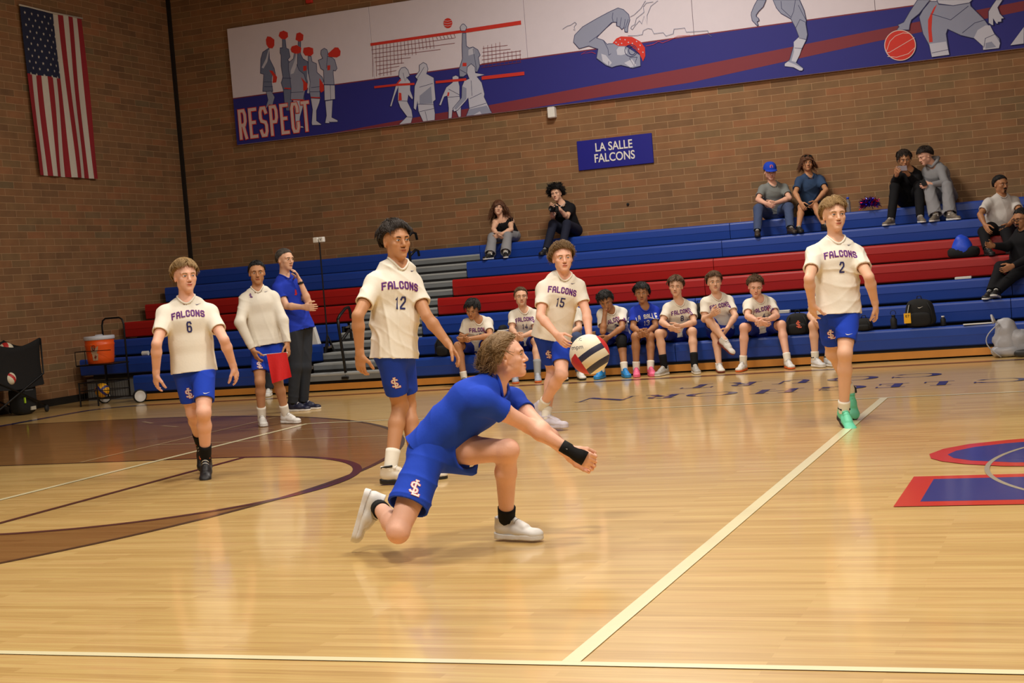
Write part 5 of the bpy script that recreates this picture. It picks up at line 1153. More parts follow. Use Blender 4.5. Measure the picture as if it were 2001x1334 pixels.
def shoe(J, sp, k, parent):
    s = J['s']*1.03; f, u = J['ft'+k]; t = np.cross(u, f); an = J['an'+k]; B = an-u*.085*s
    h = .0042 if sp['res'] < .0065 else .0062
    q = lambda a, b, c=0.: B+(f*a+u*b+t*c)*s
    lo = np.min([q(-.1, -.02), q(.25, -.02), q(-.1, .15), q(.25, .15)], 0)-.07; hi = np.max([q(-.1, -.02), q(.25, -.02), q(-.1, .15), q(.25, .15)], 0)+.07
    Fd = Field(lo, hi, h); k1 = .02
    Fd.add(ecap(q(-.030, .050), q(.075, .048), (.034*s, .040*s), (.038*s, .036*s), t), k1)
    Fd.add(ecap(q(.07, .040), q(.165, .030), (.040*s, .034*s), (.042*s, .024*s), t), k1)
    Fd.add(ball(q(.175, .028), A((.036, .040, .024))*s, [f, t, u]), k1)
    Fd.add(ecap(q(-.018, .06), q(-.012, .108), (.041*s, .048*s), (.043*s, .052*s), t, False, True), k1)
    Fd.add(ecap(q(.035, .095), q(.115, .062), (.022*s, .020*s), (.026*s, .016*s), t), .015)
    Fd.add(ecap(q(-.008, .085), q(-.004, .16), (.030*s, .036*s), (.032*s, .042*s), t), .004, 's')
    Fd.add(ecap(q(-.2, -.5), q(.35, -.5), (.5*s+.016*s, .5*s+.016*s), (.516*s, .516*s), t), .0, 's')
    V, Q = Fd.mesh(1)
    so = mesh_obj('shoe', V, Q, SHM[sp['shoe']], parent, smooth=True)
    Fd = Field(lo, hi, h)
    Fd.add(ecap(q(-.035, .010), q(.05, .010), (.040*s, .3), (.036*s, .3), t), .02); Fd.add(ecap(q(.05, .010), q(.165, .010), (.036*s, .3), (.045*s, .3), t), .03)
    G = Fd.F
    X = Fd.ax[0][:, None, None]; Y = Fd.ax[1][None, :, None]; Zz = Fd.ax[2][None, None, :]
    w_ = (X-B[0])*u[0]+(Y-B[1])*u[1]+(Zz-B[2])*u[2]; a_ = (X-B[0])*f[0]+(Y-B[1])*f[1]+(Zz-B[2])*f[2]
    top = .026*s+np.clip(-a_, 0, .1)*.12; G = np.maximum(np.maximum(G, w_-top), .001-w_); G = np.maximum(G, np.abs(a_-.072*s)-.142*s); Fd.F = G.astype(np.float32)
    V, Q = Fd.mesh(1); mesh_obj('sole', V, Q, SHM[sp['sole']], so, smooth=True)
    mb = MB(); lm = SHM['white'] if sp['shoe'] not in ('white', 'white_navy') else SHM['silver']
    if sp['shoe'] in ('pink', 'sky', 'mint'): lm = SHM[sp['shoe']]
    for i in range(4):
        a = .048+.021*i; b = .113-.012*i
        mb.tube([q(a-.004, b-.020, -.026), q(a, b-.004, -.014), q(a+.001, b, 0), q(a, b-.004, .014), q(a-.004, b-.020, .026)], .0030*s, 5)
    mb.build('laces', lm, so, smooth=True)
    if sp['shoe'] in ('cream_black', 'mint', 'black_red', 'white_navy'):
        mb = MB(); mb.tube([q(-.05, .10, .0), q(-.045, .105, .028), q(-.01, .112, .041), q(.03, .115, .032)], .007*s, 6); mb.tube([q(-.05, .10, .0), q(-.045, .105, -.028), q(-.01, .112, -.041), q(.03, .115, -.032)], .007*s, 6)
        mb.build('collar', SHM['black'] if sp['shoe'] != 'black_red' else SHM['orange'], so, smooth=True)
    return so

def loft(name, pts, rad, mt, parent, n=18, side=None):
    mb = MB(); mb.tube(pts, rad, n, 0, True); return mb.build(name, mt, parent, smooth=True)

HUMAN = {}
def make_person(sp):
    J = solve(sp); foot_frames(J, sp); J['floor'] = 0.; s = J['s']
    Fd = body_field(J, sp); V, Q = Fd.mesh(1)
    fv, ff_, fm = face_decals(Fd, J, sp)
    n0 = len(V); allV = np.concatenate([V, A(fv).reshape(-1, 3)]) if len(fv) else V
    base = A([J['pel'][0], J['pel'][1], min(J['anR'][2], J['anL'][2])-.085])
    faces = Q.tolist()+[tuple(i+n0 for i in q) for q in ff_]
    body = mesh_obj('person', allV, faces, [SM[sp['skin']], LIPM[sp['skin']], EYEW, EYED, HM[sp['hair']], NOSD], None, base, True, [0]*len(Q)+fm)
    tag(body, sp['label'], 'person', sp.get('group')); HUMAN[sp['id']] = (body, J)
    hair(J, sp, body)
    # top
    h = .0068 if sp['res'] < .0065 else .0090
    if sp['id'] == 'kneel': h = .0056
    op = []; up = upper_prims(J, sp, 0., op); cut = neck_cut(J, sp)
    lo, hi = bbox(J, ('pel', 'neck', 'shR', 'shL', 'elR', 'elL')+(('wrR', 'wrL') if sp['top'] == 'long' else ()), .27)
    if sp['top'] == 'long': lo, hi = bbox(J, ('pel', 'neck', 'shR', 'shL', 'elR', 'elL', 'wrR', 'wrL'), .27)
    amp = {'kneel': .0135, 'p12': .0115}.get(sp['id'], .0100 if not sp.get('seated') else .0075)
    nm = {'tee': 'shirt', 'long': 'long_sleeved_top', 'tank': 'tank_top'}[sp['top']]
    sd = sum(map(ord, sp['id'])); fr = (J['cs'], J['cf'], J['up'])
    if sp['top'] == 'tank': amp = .002
    shirt, Fo, fi = cloth(nm, up, op+cut, CM[sp['tc']], body, lo, hi, h, (amp, 1., sd, fr))
    # keep the skin under the fabric around waist and hips
    me = body.data; co_ = np.empty(len(me.vertices)*3); me.vertices.foreach_get('co', co_); co_ = co_.reshape(-1, 3); W_ = co_+base
    def segd(p, a, b): d_ = b-a; t_ = np.clip(((p-a)@d_)/np.dot(d_, d_), 0, 1); return np.linalg.norm(p-a-t_[:, None]*d_, axis=1)
    arm = np.minimum.reduce([segd(W_, J['el'+k], J['wr'+k]+(J['wr'+k]-J['el'+k])*.9) for k in 'RL']) < .075
    arm |= np.minimum.reduce([segd(W_, J['sh'+k]+(J['el'+k]-J['sh'+k])*.4, J['el'+k]) for k in 'RL']) < .062
    al = (W_-J['hem'])@J['up']; v_ = Fo.sample(W_); m_ = (~arm) & (al > .004) & (al < np.dot(J['w'][2]-J['hem'], J['up'])) & (v_ > -.014) & (v_ < .05) & (not sp.get('seated') and sp['id'] != 'kneel')
    e_ = .006; g_ = np.stack([Fo.sample(W_+np.eye(3)[k]*e_)-Fo.sample(W_-np.eye(3)[k]*e_) for k in range(3)], 1); g_ = g_/np.maximum(np.linalg.norm(g_, axis=1), 1e-9)[:, None]
    co_[m_] -= g_[m_]*(v_[m_]+.014)[:, None]; me.vertices.foreach_set('co', co_.ravel()); me.update()
    up_ = J['up']
    if sp.get('text'):
        k = s; white = sp.get('tcol') == 'white'; m2 = (LETW, LETW) if white else (LET, LETE)
        ya = sp.get('ya', .74 if not sp.get('seated') else .78); tx = sp.get('tx', 0 if not sp.get('seated') else -.015)
        word_on('lettering', Fo, J, sp['text'], .050*k, .0295*k, .0078*k, .0072*k, ya, m2, shirt, arch=.016*k, fi=fi, edge=.0032, x=tx)
        if sp.get('num'): word_on('number', Fo, J, sp['num'], .085*k, .040*k, .012*k, .012*k, ya-.175 if not sp.get('seated') else ya-.16, (LETW, LETW) if white else (LETN, LETN), shirt, fi=fi, edge=0., x=tx)
    elif sp.get('num'):
        word_on('number', Fo, J, sp['num'], .085*s, .040*s, .012*s, .012*s, .5, (LETN, LETN), shirt, fi=fi)
    if sp['tc'] == 'white' and sp['id'] in ('p12', 'p6', 'p15', 'p2', 'ls', 'b8', 'bx'): word_on('logo', Fo, J, lambda e: swoosh(e, 1.0), 0, 0, 0, 0, .90 if not sp.get('seated') else .86, (LETN, LETN), shirt, x=.085*s, fi=fi)
    if sp['id'] == 'ls': word_on('emblem', Fo, J, lambda e: monogram(e, .55), 0, 0, 0, 0, .86, (LET, LETE), shirt, x=-.085, fi=fi, edge=.003)
    if sp['id'] == 'coach': word_on('emblem', Fo, J, lambda e: [[(-.022, -.02), (.0, -.03), (.022, -.015), (.01, .01)], [(-.01, .0), (.014, .0), (.02, .03), (.002, .042)]], 0, 0, 0, 0, .60, (SHM['red2'], SHM['red2']), shirt, fi=fi)
    if sp.get('collar'):
        mb = MB(); c = J['neck']+up_*.012; cs, cf = J['cs'], J['cf']
        for sg in (-1, 1): mb.tube([c-cf*.055, c+cs*sg*.05-cf*.03, c+cs*sg*.062+cf*.02-up_*.01, c+cs*sg*.03+cf*.085-up_*.05], [.012, .014, .014, .010], 6, 0, True, .5)
        mb.build('collar', CM[sp['tc']], shirt, smooth=True)
    if sp.get('hood'):
        mb = MB(); c = J['neck']+up_*.03; cs, cf = J['cs'], J['cf']
        mb.tube([c+cf*.09-up_*.05, c+cs*.075+cf*.03, c+cs*.085-cf*.04+up_*.02, c-cf*.10+up_*.015, c-cs*.085-cf*.04+up_*.02, c-cs*.075+cf*.03, c+cf*.09-up_*.05], [.018, .026, .032, .045, .032, .026, .018], 10); mb.build('hood', CM[sp['tc']], shirt, smooth=True)
    if sp['top'] != 'tank' and not sp.get('hood'):
        cc = J['neck']+up_*.008+J['cf']*.026; S = []; N_ = 28
        for i in range(N_):
            a = 2*math.pi*i/N_; S.append(cc+J['cs']*math.cos(a)*.0685*s+J['cf']*math.sin(a)*.066*s+up_*.07)
        X, hit = Fo.trace(A(S), -up_, .22, 120)
        if hit.all():
            for _ in range(1): X = (np.roll(X, 1, 0)+X*2+np.roll(X, -1, 0))/4
            mb = MB(); mb.tube([x+up_*.001 for x in X]+[X[0]+up_*.001, X[1]+up_*.001], .0075*s, 8, 0, False); mb.build('collar_band', CM[sp['tc']], shirt, smooth=True)
    if sp['top'] == 'tank':
        mb = MB()
        for sg in (-1, 1): a = J['w'][1]+up_*.05; mb.tube([a+J['cs']*sg*.085+J['cf']*.105, J['neck']-up_*.03+J['cs']*sg*.085+J['cf']*.05, J['neck']-up_*.005+J['cs']*sg*.09-J['cf']*.01, a+J['cs']*sg*.08-J['cf']*.10], .008, 6)
        mb.build('strap', CM['blackc'], shirt, smooth=True)
    # bottoms
    opb = []; lp = lower_prims(J, sp, opb); keys = ('pel', 'knR', 'knL')+(('anR', 'anL') if sp['bot'] == 'pants' else ())
    lo, hi = bbox(J, keys, .27); hi[2] = max(hi[2], J['pel'][2]+.22)
    nm = {'s': 'shorts', 'p': 'trousers'}[sp['bot'][0]]
    cm = CM[sp['pc']] if sp['bot'] == 'pants' else CM[sp['bot'] if sp['bot'] in CM else 'shorts']
    if sp['id'] == 'kneel': cm = CM['royal']
    bot, Fb, fb = cloth(nm, lp, opb, cm, body, lo, hi, h, sub=[ecap(J['hem']+J['up']*.014, J['hem']+J['up']*.6, (.45, .45), (.45, .45), J['cs'], True, True)] if not sp.get('seated') and sp['id'] != 'kneel' else (), fi=(.0065 if sp['bot'] != 'pants' else .008, .9, sd+3, (J['ps'], J['pf'], UPZ)))
    lg = sp.get('logo')
    if lg:
        kk = {1: 'R', 2: 'R', 3: 'R'}[lg]; hp, kn = J['hp'+kk], J['kn'+kk]; c0 = hp+(kn-hp)*(.60 if sp['id'] != 'kneel' else .46)
        d = unit(CAM-c0)
        ax = unit(hp-kn); sx = unit(np.cross(ax, d)); 
        word_on('emblem', Fb, J, lambda e: monogram(e, .95), 0, 0, 0, 0, 0, (LETW, LETO), bot, fi=fb, edge=.006, c0=c0, d=-d, sx=sx, uy=ax)
        if lg == 2:
            hp, kn = J['hpL'], J['knL']; c0 = hp+(kn-hp)*.60; ax = unit(hp-kn); d = unit(CAM-c0); sx = unit(np.cross(ax, d))
            word_on('logo', Fb, J, lambda e: swoosh(e, 1.3), 0, 0, 0, 0, 0, (LETW, LETW), bot, fi=fb, c0=c0, d=-d, sx=sx, uy=ax, x=.02)
    # socks and shoes
    for k in 'RL':
        an, kn = J['an'+k], J['kn'+k]; v = unit(kn-an); sh = sp['sockh']; f, u = J['ft'+k]
        if sh > .03:
            n = 6; pts = [an-u*.03]+[an+v*sh*i/n for i in range(n+1)]; L = np.linalg.norm(kn-an)
            rr = [.036*s]+[(.037+.016*max(0, (sh*i/n)/(L*.72)))*s+.0060+.0004*(i % 2) for i in range(n+1)]
            loft('sock', pts, rr, CM[sp['sock']], body)
        shoe(J, sp, k, body)
    if sp['id'] == 'kneel':
        wr, el = J['wrR'], J['elR']; d = unit(wr-el); hd_ = sp['hR']['d']; mb = MB()
        mb.tube([wr-d*.062, wr-d*.03, wr, wr+hd_*.035, wr+hd_*.075], [.038, .039, .038, .046, .047], 18, 0, True, .85)
        br_ = mb.build('wrist_brace', CM['black'], body, smooth=True)
        mb = MB(); mb.tube([wr-d*.042-TOC*(-.0345)-RT*.0, wr-d*.030+TOC*.036], .004, 6); mb.build('strap_tab', CM['greysock'], br_)
    if sp.get('kneepad'):
        k = sp['kneepad']; kn, hp, an = J['kn'+k], J['hp'+k], J['an'+k]; pts = [kn+unit(hp-kn)*.10, kn+unit(hp-kn)*.05, kn+unit(kn-(hp+an)/2)*.012, kn+unit(an-kn)*.06, kn+unit(an-kn)*.11]
        loft('knee_pad', pts, [.066, .068, .072, .066, .060], CM['black'], body)
    return body, J
# ---------------------------------------------------------------- build the people
ONLY = None
for sp in P:
    if ONLY is None or sp['id'] in ONLY: make_person(sp)
# ---------------------------------------------------------------- things held, worn loose or standing about
def J_(i): return HUMAN[i][1] if i in HUMAN else None
def blob(c, r, ax=None, e=.5, nz=.0, seed=1, nu=28, nv=18, taper=0.):
    """rounded, slightly crumpled body: superellipsoid"""
    c = A(c, float); ax = [A([1, 0, 0.]), A([0, 1, 0.]), A([0, 0, 1.])] if ax is None else ax; V = []; F = []
    sg = lambda x: math.copysign(abs(x)**e, x)
    for j in range(nv+1):
        v = -math.pi/2+math.pi*j/nv
        for i in range(nu):
            u = 2*math.pi*i/nu; p = A([sg(math.cos(v))*sg(math.cos(u)), sg(math.cos(v))*sg(math.sin(u)), sg(math.sin(v))])
            k = 1-taper*(p[2]+1)/2; V.append(c+ax[0]*p[0]*r[0]*k+ax[1]*p[1]*r[1]*k+ax[2]*p[2]*r[2])
    V = A(V)
    if nz: V = V+(V-c)/np.maximum(np.linalg.norm(V-c, axis=1), 1e-6)[:, None]*(noise3(V, 28, seed)*nz+noise3(V, 70, seed+1)*nz*.4)[:, None]
    for j in range(nv):
        for i in range(nu): F.append((j*nu+i, j*nu+(i+1) % nu, (j+1)*nu+(i+1) % nu, (j+1)*nu+i))
    return V, F
def add_blob(mb, *a, m=0, **k): V, F = blob(*a, **k); mb.add(V, F, m)
def thing(name, mb, mats, label, cat, group=None, smooth=False):
    o = mb.build(name, mats, smooth=smooth); return tag(o, label, cat, group)
def top_of(px, py, row):      # point on the seat of a bench row
    p = at_y(px, py, ROWY[row-1]+.14); p[2] = ROWZ[row-1]; return p

M['bw'] = mat('ball_cream', (236, 226, 200), .5, bump=.1, bscale=300); M['bn'] = mat('ball_navy', (44, 46, 74), .5); M['br_'] = mat('ball_red', (196, 44, 44), .5)
M['by'] = mat('ball_yellow', (236, 170, 30), .45); M['bbl'] = mat('ball_violet', (52, 44, 110), .45)
def panelled(c, r, colf, n=40):
    c = A(c, float); V = []; F = []; MI = []
    for f in range(6):
        a = [A([1, 0, 0.]), A([-1, 0, 0.]), A([0, 1, 0.]), A([0, -1, 0.]), A([0, 0, 1.]), A([0, 0, -1.])][f]; u = A([0, 1, 0.]) if f < 2 else (A([0, 0, 1.]) if f < 4 else A([1, 0, 0.])); v = np.cross(a, u); o = len(V)
        for i in range(n+1):
            for j in range(n+1): V.append(c+unit(a+u*math.tan((-1+2*i/n)*math.pi/4)+v*math.tan((-1+2*j/n)*math.pi/4))*r)
        for i in range(n):
            for j in range(n):
                q = (o+i*(n+1)+j, o+(i+1)*(n+1)+j, o+(i+1)*(n+1)+j+1, o+i*(n+1)+j+1); F.append(q); MI.append(colf((V[q[0]]+V[q[2]]-2*c)/2/r))
    return V, F, MI
bc = at_c(1152, 692, 7.83); tv = unit(CAM-bc); xr = unit(CR-tv*np.dot(CR, tv)); yu = np.cross(tv, xr)
def vcol(d):
    x, y = np.dot(d, xr), np.dot(d, yu); a, b = .82*x+.57*y, .57*x-.82*y-.10*(.82*x+.57*y)**2+.05
    if a < -.56 and b > -.42+abs(a+.56)*.2 and x > -.90: return 2
    if a > .80 and b > -.6: return 2
    return 1 if (-.16 < b < .14 or .54 < b < .86) else 0
V, F, MI = panelled(bc, .1055, vcol, 110)
vb = mesh_obj('volleyball', V, F, [M['bw'], M['bn'], M['br_']], None, bc, True, MI); tag(vb, 'cream, navy and red volleyball in the air in front of the kneeling player', 'volleyball')
def onball(x, y, z):
    px, py = -.60+(x*.95-y*.18), .34+y+x*.12; q = max(0, 1-px*px-py*py); return bc+(xr*px+yu*py+tv*math.sqrt(q))*.1062
BASE[vb.name] = bc
font_mesh('mpm', .30, 'lettering', M['bn'], vb, onball); font_mesh('NC', .20, 'lettering', M['bn'], vb, lambda x, y, z: onball(x+.16, y+.36, z))

# cart with the orange cooler, and the yellow ball in its basket
M['wire'] = mat('black_wire', (22, 22, 24), .45, metal=.3); M['orange'] = mat('cooler_orange', (240, 92, 24), .4); M['lidw'] = mat('cooler_lid', (206, 210, 222), .45); M['wheelw'] = mat('wheel_white', (206, 202, 196), .5); M['tyre'] = mat('tyre', (30, 30, 30), .7)
ct = empty('cooler_cart', (-11.62, 4.15, 0), 'black wire hand cart carrying the orange drinks cooler by the left wall', 'cart')
mb = MB(); x0, x1, y0, y1 = -11.93, -11.28, 3.98, 4.34
hx0, hx1, hy = -11.75, -11.37, 4.42
mb.tube([(hx0, hy, .09), (hx0, hy, 1.15), (hx0+.02, hy, 1.22), (hx0+.07, hy, 1.25), (hx1-.07, hy, 1.25), (hx1-.02, hy, 1.22), (hx1, hy, 1.15), (hx1, hy, .09)], .014, 8)
mb.tube([(hx0, hy, .60), (hx1, hy, .60)], .010, 6); mb.tube([(hx0, hy, .34), (hx1, hy, .34)], .010, 6); mb.tube([(hx0-.1, hy+.02, .095), (-11.08, 4.30, .095)], .010, 6); mb.build('handle', M['wire'], ct, smooth=True)
mb = MB(); mb.box((x0+.03, y0-.05, .585), (x1, y1, .605)); mb.tube([(x0+.03, y0-.05, .80), (x1, y0-.05, .80)], .006, 6); mb.tube([(x0+.03, y0-.05, .6), (x0+.03, y0-.05, .80)], .006, 6); mb.tube([(x0+.2, y0-.05, .6), (x0+.2, y0-.05, .80)], .006, 6); mb.tube([(x0+.03, y0-.05, .80), (x0+.03, y1, .80)], .006, 6); mb.build('shelf', M['wire'], ct)
mb = MB()
for z in (.10, .22, .34): mb.tube([(x0, y0, z), (x1-.02, y0, z), (x1-.02, y1, z), (x0, y1, z), (x0, y0, z)], .006 if z != .34 else .009, 6)
for k in range(15): x = x0+(x1-x0-.02)*k/14; mb.tube([(x, y0, .34), (x, y0, .10), (x, y1, .10), (x, y1, .34)], .0028, 4)
for x in (x0+.01, x0+.32): mb.tube([(x, y0, .34), (x, y0, .0)], .012, 6)
mb.tube([(x0+.22, y1, .34), (x0+.22, y1, .6)], .01, 6); mb.build('basket', M['wire'], ct)
for x, y in ((-11.06, 4.22), (-11.86, 4.47)):
    mb = MB(); mb.lathe((x, y, .095), [(.0, -.018), (.060, -.02), (.075, -.026), (.095, -.02), (.095, .02), (.075, .026), (.06, .02), (0, .018)], 28, 0, axis=unit(A([.75, -.66, 0.]))); wh = mb.build('wheel', M['wheelw'], ct, smooth=True)
    mb = MB(); mb.lathe((x, y, .095), [(.082, -.028), (.098, -.022), (.099, 0), (.098, .022), (.082, .028)], 28, 0, axis=unit(A([.75, -.66, 0.])), cap=False); mb.build('tyre', M['tyre'], wh, smooth=True)
cl = empty('drinks_cooler', (-11.63, 4.16, .607), 'orange round drinks cooler with white lid standing on the wire cart', 'cooler')
mb = MB(); mb.lathe((-11.63, 4.16, .607), [(.175, 0), (.185, .01), (.195, .10), (.206, .25), (.212, .27), (.212, .285), (.205, .29), (.21, .34), (.212, .345)], 36); mb.build('body', M['orange'], cl, smooth=True)
mb = MB(); mb.lathe((-11.63, 4.16, .952), [(.215, 0), (.222, .01), (.222, .045), (.214, .056), (.06, .060), (.05, .075), (0, .075)], 36); mb.build('lid', M['lidw'], cl, smooth=True)
mb = MB(); dd = unit(CAM-A([-11.63, 4.16, .8])); dd[2] = 0; dd = unit(dd); ss = A([-dd[1], dd[0], 0])
def oncyl(a, z, r=.209): q = a/.2-.35; return A([-11.63, 4.16, z])+(dd*math.cos(q)+ss*math.sin(q))*r
mb.poly([oncyl(a*.01, z) for a, z in ((-6, .76), (2, .76), (4, .82), (5, .90), (-6, .90))], 0); mb.poly([oncyl(a*.01, z, .208) for a, z in ((-4, .66), (3, .66), (4, .76), (-5, .76))], 0)
for q in text_quads('G', .075, .05, .014, .0): mb.poly([oncyl(p[0]-.02, .845+p[1], .212) for p in q], 1)
mb.poly([oncyl(a, z, .2115) for a, z in ((-.02, .70), (.0, .745), (.005, .72), (.022, .725), (-.006, .665), (-.004, .695))], 1); mb.build('label', [mat('label_grey', (180, 150, 120), .6), mat('label_dark', (120, 40, 20), .6)], cl)
yb = at_y(199, 758, 4.12)
def ycol(d): s_ = d[0]*.6+d[2]*.6+d[1]*.3; t_ = d[0]*.8-d[2]*.6; return 1 if (abs(s_) < .16 or (abs(t_-.35) < .15 and s_ > 0) or (abs(t_+.45) < .14 and s_ < 0)) else 0
yb[2] = .100+.012+.105; V, F, MI = panelled(yb, .105, ycol, 28); o = mesh_obj('volleyball', V, F, [M['by'], M['bbl']], None, yb, True, MI); tag(o, 'yellow and violet volleyball lying in the wire basket of the cooler cart', 'volleyball')

# ball cart with a black fabric bin, a bag under it
M['blackf'] = mat('black_fabric', (18, 18, 19), .85, bump=.2, bscale=30)
bcx = empty('ball_cart', (-12.35, 2.95, 0), 'black fabric folding ball cart against the left brick wall', 'cart')
mb = MB(); bx0, bx1, by0, by1 = -12.72, -12.08, 2.35, 3.42
nx = 14; 
def binpt(u, v, w_):  # u round 0..1, w height 0..1
    pts = [(bx0, by0), (bx1, by0), (bx1, by1), (bx0, by1)]; k = int(u*4) % 4; t = u*4-int(u*4); a = pts[k]; b = pts[(k+1) % 4]; x, y = a[0]+(b[0]-a[0])*t, a[1]+(b[1]-a[1])*t
    top = 1.06-.10*math.sin(math.pi*t); bot = .40-.03*math.sin(math.pi*t); s_ = 1-.05*math.sin(math.pi*w_); cx, cy = (bx0+bx1)/2, (by0+by1)/2
    return (cx+(x-cx)*s_*v, cy+(y-cy)*s_*v, bot+(top-bot)*w_)
N_ = 48; K_ = 8; V = [binpt(i/N_, 1, k/K_) for k in range(K_+1) for i in range(N_)]+[binpt(i/N_, .97, k/K_) for k in range(K_, -1, -1) for i in range(N_)]
F = [(k*N_+i, k*N_+(i+1) % N_, (k+1)*N_+(i+1) % N_, (k+1)*N_+i) for k in range(2*K_+1) for i in range(N_)]; mb.add(V, F); mb.box((bx0+.01, by0+.01, .39), (bx1-.01, by1-.01, .41)); mb.build('fabric_bin', M['blackf'], bcx, smooth=True)
for x in (bx0+.01, bx1):
    mb = MB(); mb.tube([(x, by0, 1.05), (x, by0, .55), (x, by1, .10)], .013, 8); mb.tube([(x, by1, 1.05), (x, by1, .55), (x, by0, .10)], .013, 8); mb.build('leg_frame', M['wire'], bcx, smooth=True)
for x in (bx0+.02, bx1):
    for y in (by0, by1):
        mb = MB(); mb.lathe((x, y, .05), [(.0, -.02), (.04, -.02), (.05, -.012), (.05, .012), (.04, .02), (0, .02)], 18, 0, axis=(1, .3, 0)); mb.tube([(x, y, .05), (x, y, .11)], .012, 6); mb.build('caster', M['tyre'], bcx, smooth=True)
for nm, c_, l_ in (('a', (-12.30, 2.95, .93), 'cream and red volleyball showing above the rim of the black ball cart'),):
    def rc(d): return 2 if abs(d[0]*.5+d[1]*.8+.2) < .3 else 0
    V, F, MI = panelled(c_, .105, rc, 20); o = mesh_obj('volleyball', V, F, [M['bw'], M['bn'], M['br_']], None, c_, True, MI); tag(o, l_, 'volleyball')
p = A([-12.03, 2.62, .72]); c_ = at_x(33, 739, -12.0); V, F, MI = panelled((-12.135, c_[1], c_[2]), .095, lambda d: 2 if abs(d[1]+d[2]*.8) < .3 else 0, 20)
o = mesh_obj('volleyball', V, F, [M['bw'], M['bn'], M['br_']], None, (-12.135, c_[1], c_[2]), True, MI); tag(o, 'cream and red volleyball bulging from the side opening of the black cart', 'volleyball')
c_ = at_x(68, 770, -12.2)
bg = empty('backpack', (-12.22, 3.13, 0), 'black backpack with lime tag standing on the floor under the ball cart', 'bag')
mb = MB(); add_blob(mb, (-12.24, 3.13, .235), (.13, .20, .232), e=.55, nz=.006, seed=4); mb.build('body', M['blackf'], bg, smooth=True)
mb = MB(); mb.box((-12.118, 3.0, .17), (-12.10, 3.02, .25)); mb.build('zip_tag', mat('lime', (176, 216, 50), .5), bg)
mb = MB(); mb.box((-12.125, 3.12, .06), (-12.10, 3.22, .11)); mb.build('label', mat('label_pale', (190, 184, 168), .6), bg)
mb = MB(); mb.box((-12.125, 3.02, .335), (-12.108, 3.20, .352)); mb.poly([(-12.106, 3.12, .37), (-12.106, 3.18, .37), (-12.106, 3.14, .42)]); mb.build('logo', mat('logo_grey', (74, 76, 80), .6), bg)

# wall fittings
p = at_y(1078.5, 220, WY-.06); mb = MB(); mb.box((p[0]-.06, WY-.12, p[2]-.085), (p[0]+.06, WY-.001, p[2]+.085), bev=.012)
thing('wall_speaker', mb, M['white'], 'small white box speaker on the brick wall just below the mural', 'speaker')
p = at_y(1227, 399, WY); mb = MB(); mb.lathe((p[0], WY-.001, p[2]), [(.0, .0), (.022, .0), (.018, .02), (0, .024)], 14, 0, axis=(0, -1, 0)); thing('wall_hook', mb, M['black'], 'tiny dark fitting on the brick wall right of the curly-haired spectator', 'fitting')
p = at_y(607, 2, WY); mb = MB(); mb.box((p[0]-.06, WY-.07, p[2]-.04), (p[0]+.05, WY-.001, p[2]+.2), bev=.008); thing('fire_alarm', mb, M['bred2'], 'red alarm box cut by the top picture edge above the mural corner', 'alarm')
# flag on the left wall
flag = empty('flag', (WX, 5.25, 3.46), 'large flag of stars and stripes hanging vertically on the left brick wall', 'flag')
FR = mat('flag_red', (150, 30, 40), .8, bump=.2, bscale=60); FW = mat('flag_white', (206, 200, 188), .8, bump=.2, bscale=60); FB = mat('flag_blue', (28, 36, 66), .8, bump=.2, bscale=60)
TLc, TRc, BRc, BLc = at_x(37, 12, WX+.03), at_x(157, 38, WX+.03), at_x(190, 350, WX+.03), at_x(74, 342, WX+.03)
def fpt(u, v, o=0.):   # u across 0..1, v down 0..1
    p = (A(TLc)*(1-u)+A(TRc)*u)*(1-v)+(A(BLc)*(1-u)+A(BRc)*u)*v; wv = .022*math.sin(u*19+v*2.4)*(.25+.75*v)+.012*math.sin(u*9-v*5)
    return A([WX+.045+wv+o, p[1]+.010*math.sin(v*7+u*11)*v, p[2]])
NU, NVv = 78, 48; V = [fpt(i/NU, j/NVv) for j in range(NVv+1) for i in range(NU+1)]; F = []; MI = []
for j in range(NVv):
    for i in range(NU):
        u, v = (i+.5)/NU, (j+.5)/NVv; F.append((j*(NU+1)+i, j*(NU+1)+i+1, (j+1)*(NU+1)+i+1, (j+1)*(NU+1)+i)); MI.append(2 if (u < 7/13 and v < .40) else (0 if int(u*13) % 2 == 0 else 1))
mesh_obj('cloth', V, F, [FR, FW, FB], flag, None, True, MI)
mb = MB()
for r_ in range(11):
    for k in range(5 if r_ % 2 else 6 if False else (4 if r_ % 2 else 5)):
        v = .036*(r_+1)-.002; u = (.058+.108*k+(.054 if r_ % 2 else 0))*.98
        c = fpt(u, v, .004); sz = .030
        mb.poly([fpt(u+sz*(1 if q % 2 == 0 else .40)*math.sin(q*math.pi/5)*.58, v-sz*(1 if q % 2 == 0 else .40)*math.cos(q*math.pi/5)*.36, .004) for q in range(10)])
mb.build('stars', FW, flag)
mb = MB(); mb.tube([fpt(0, 0, .004)+A([0, -.02, .015]), fpt(.5, 0, .004)+A([0, 0, .006]), fpt(1, 0, .004)+A([0, .02, .015])], .014, 8); mb.build('header', FW, flag, smooth=True)

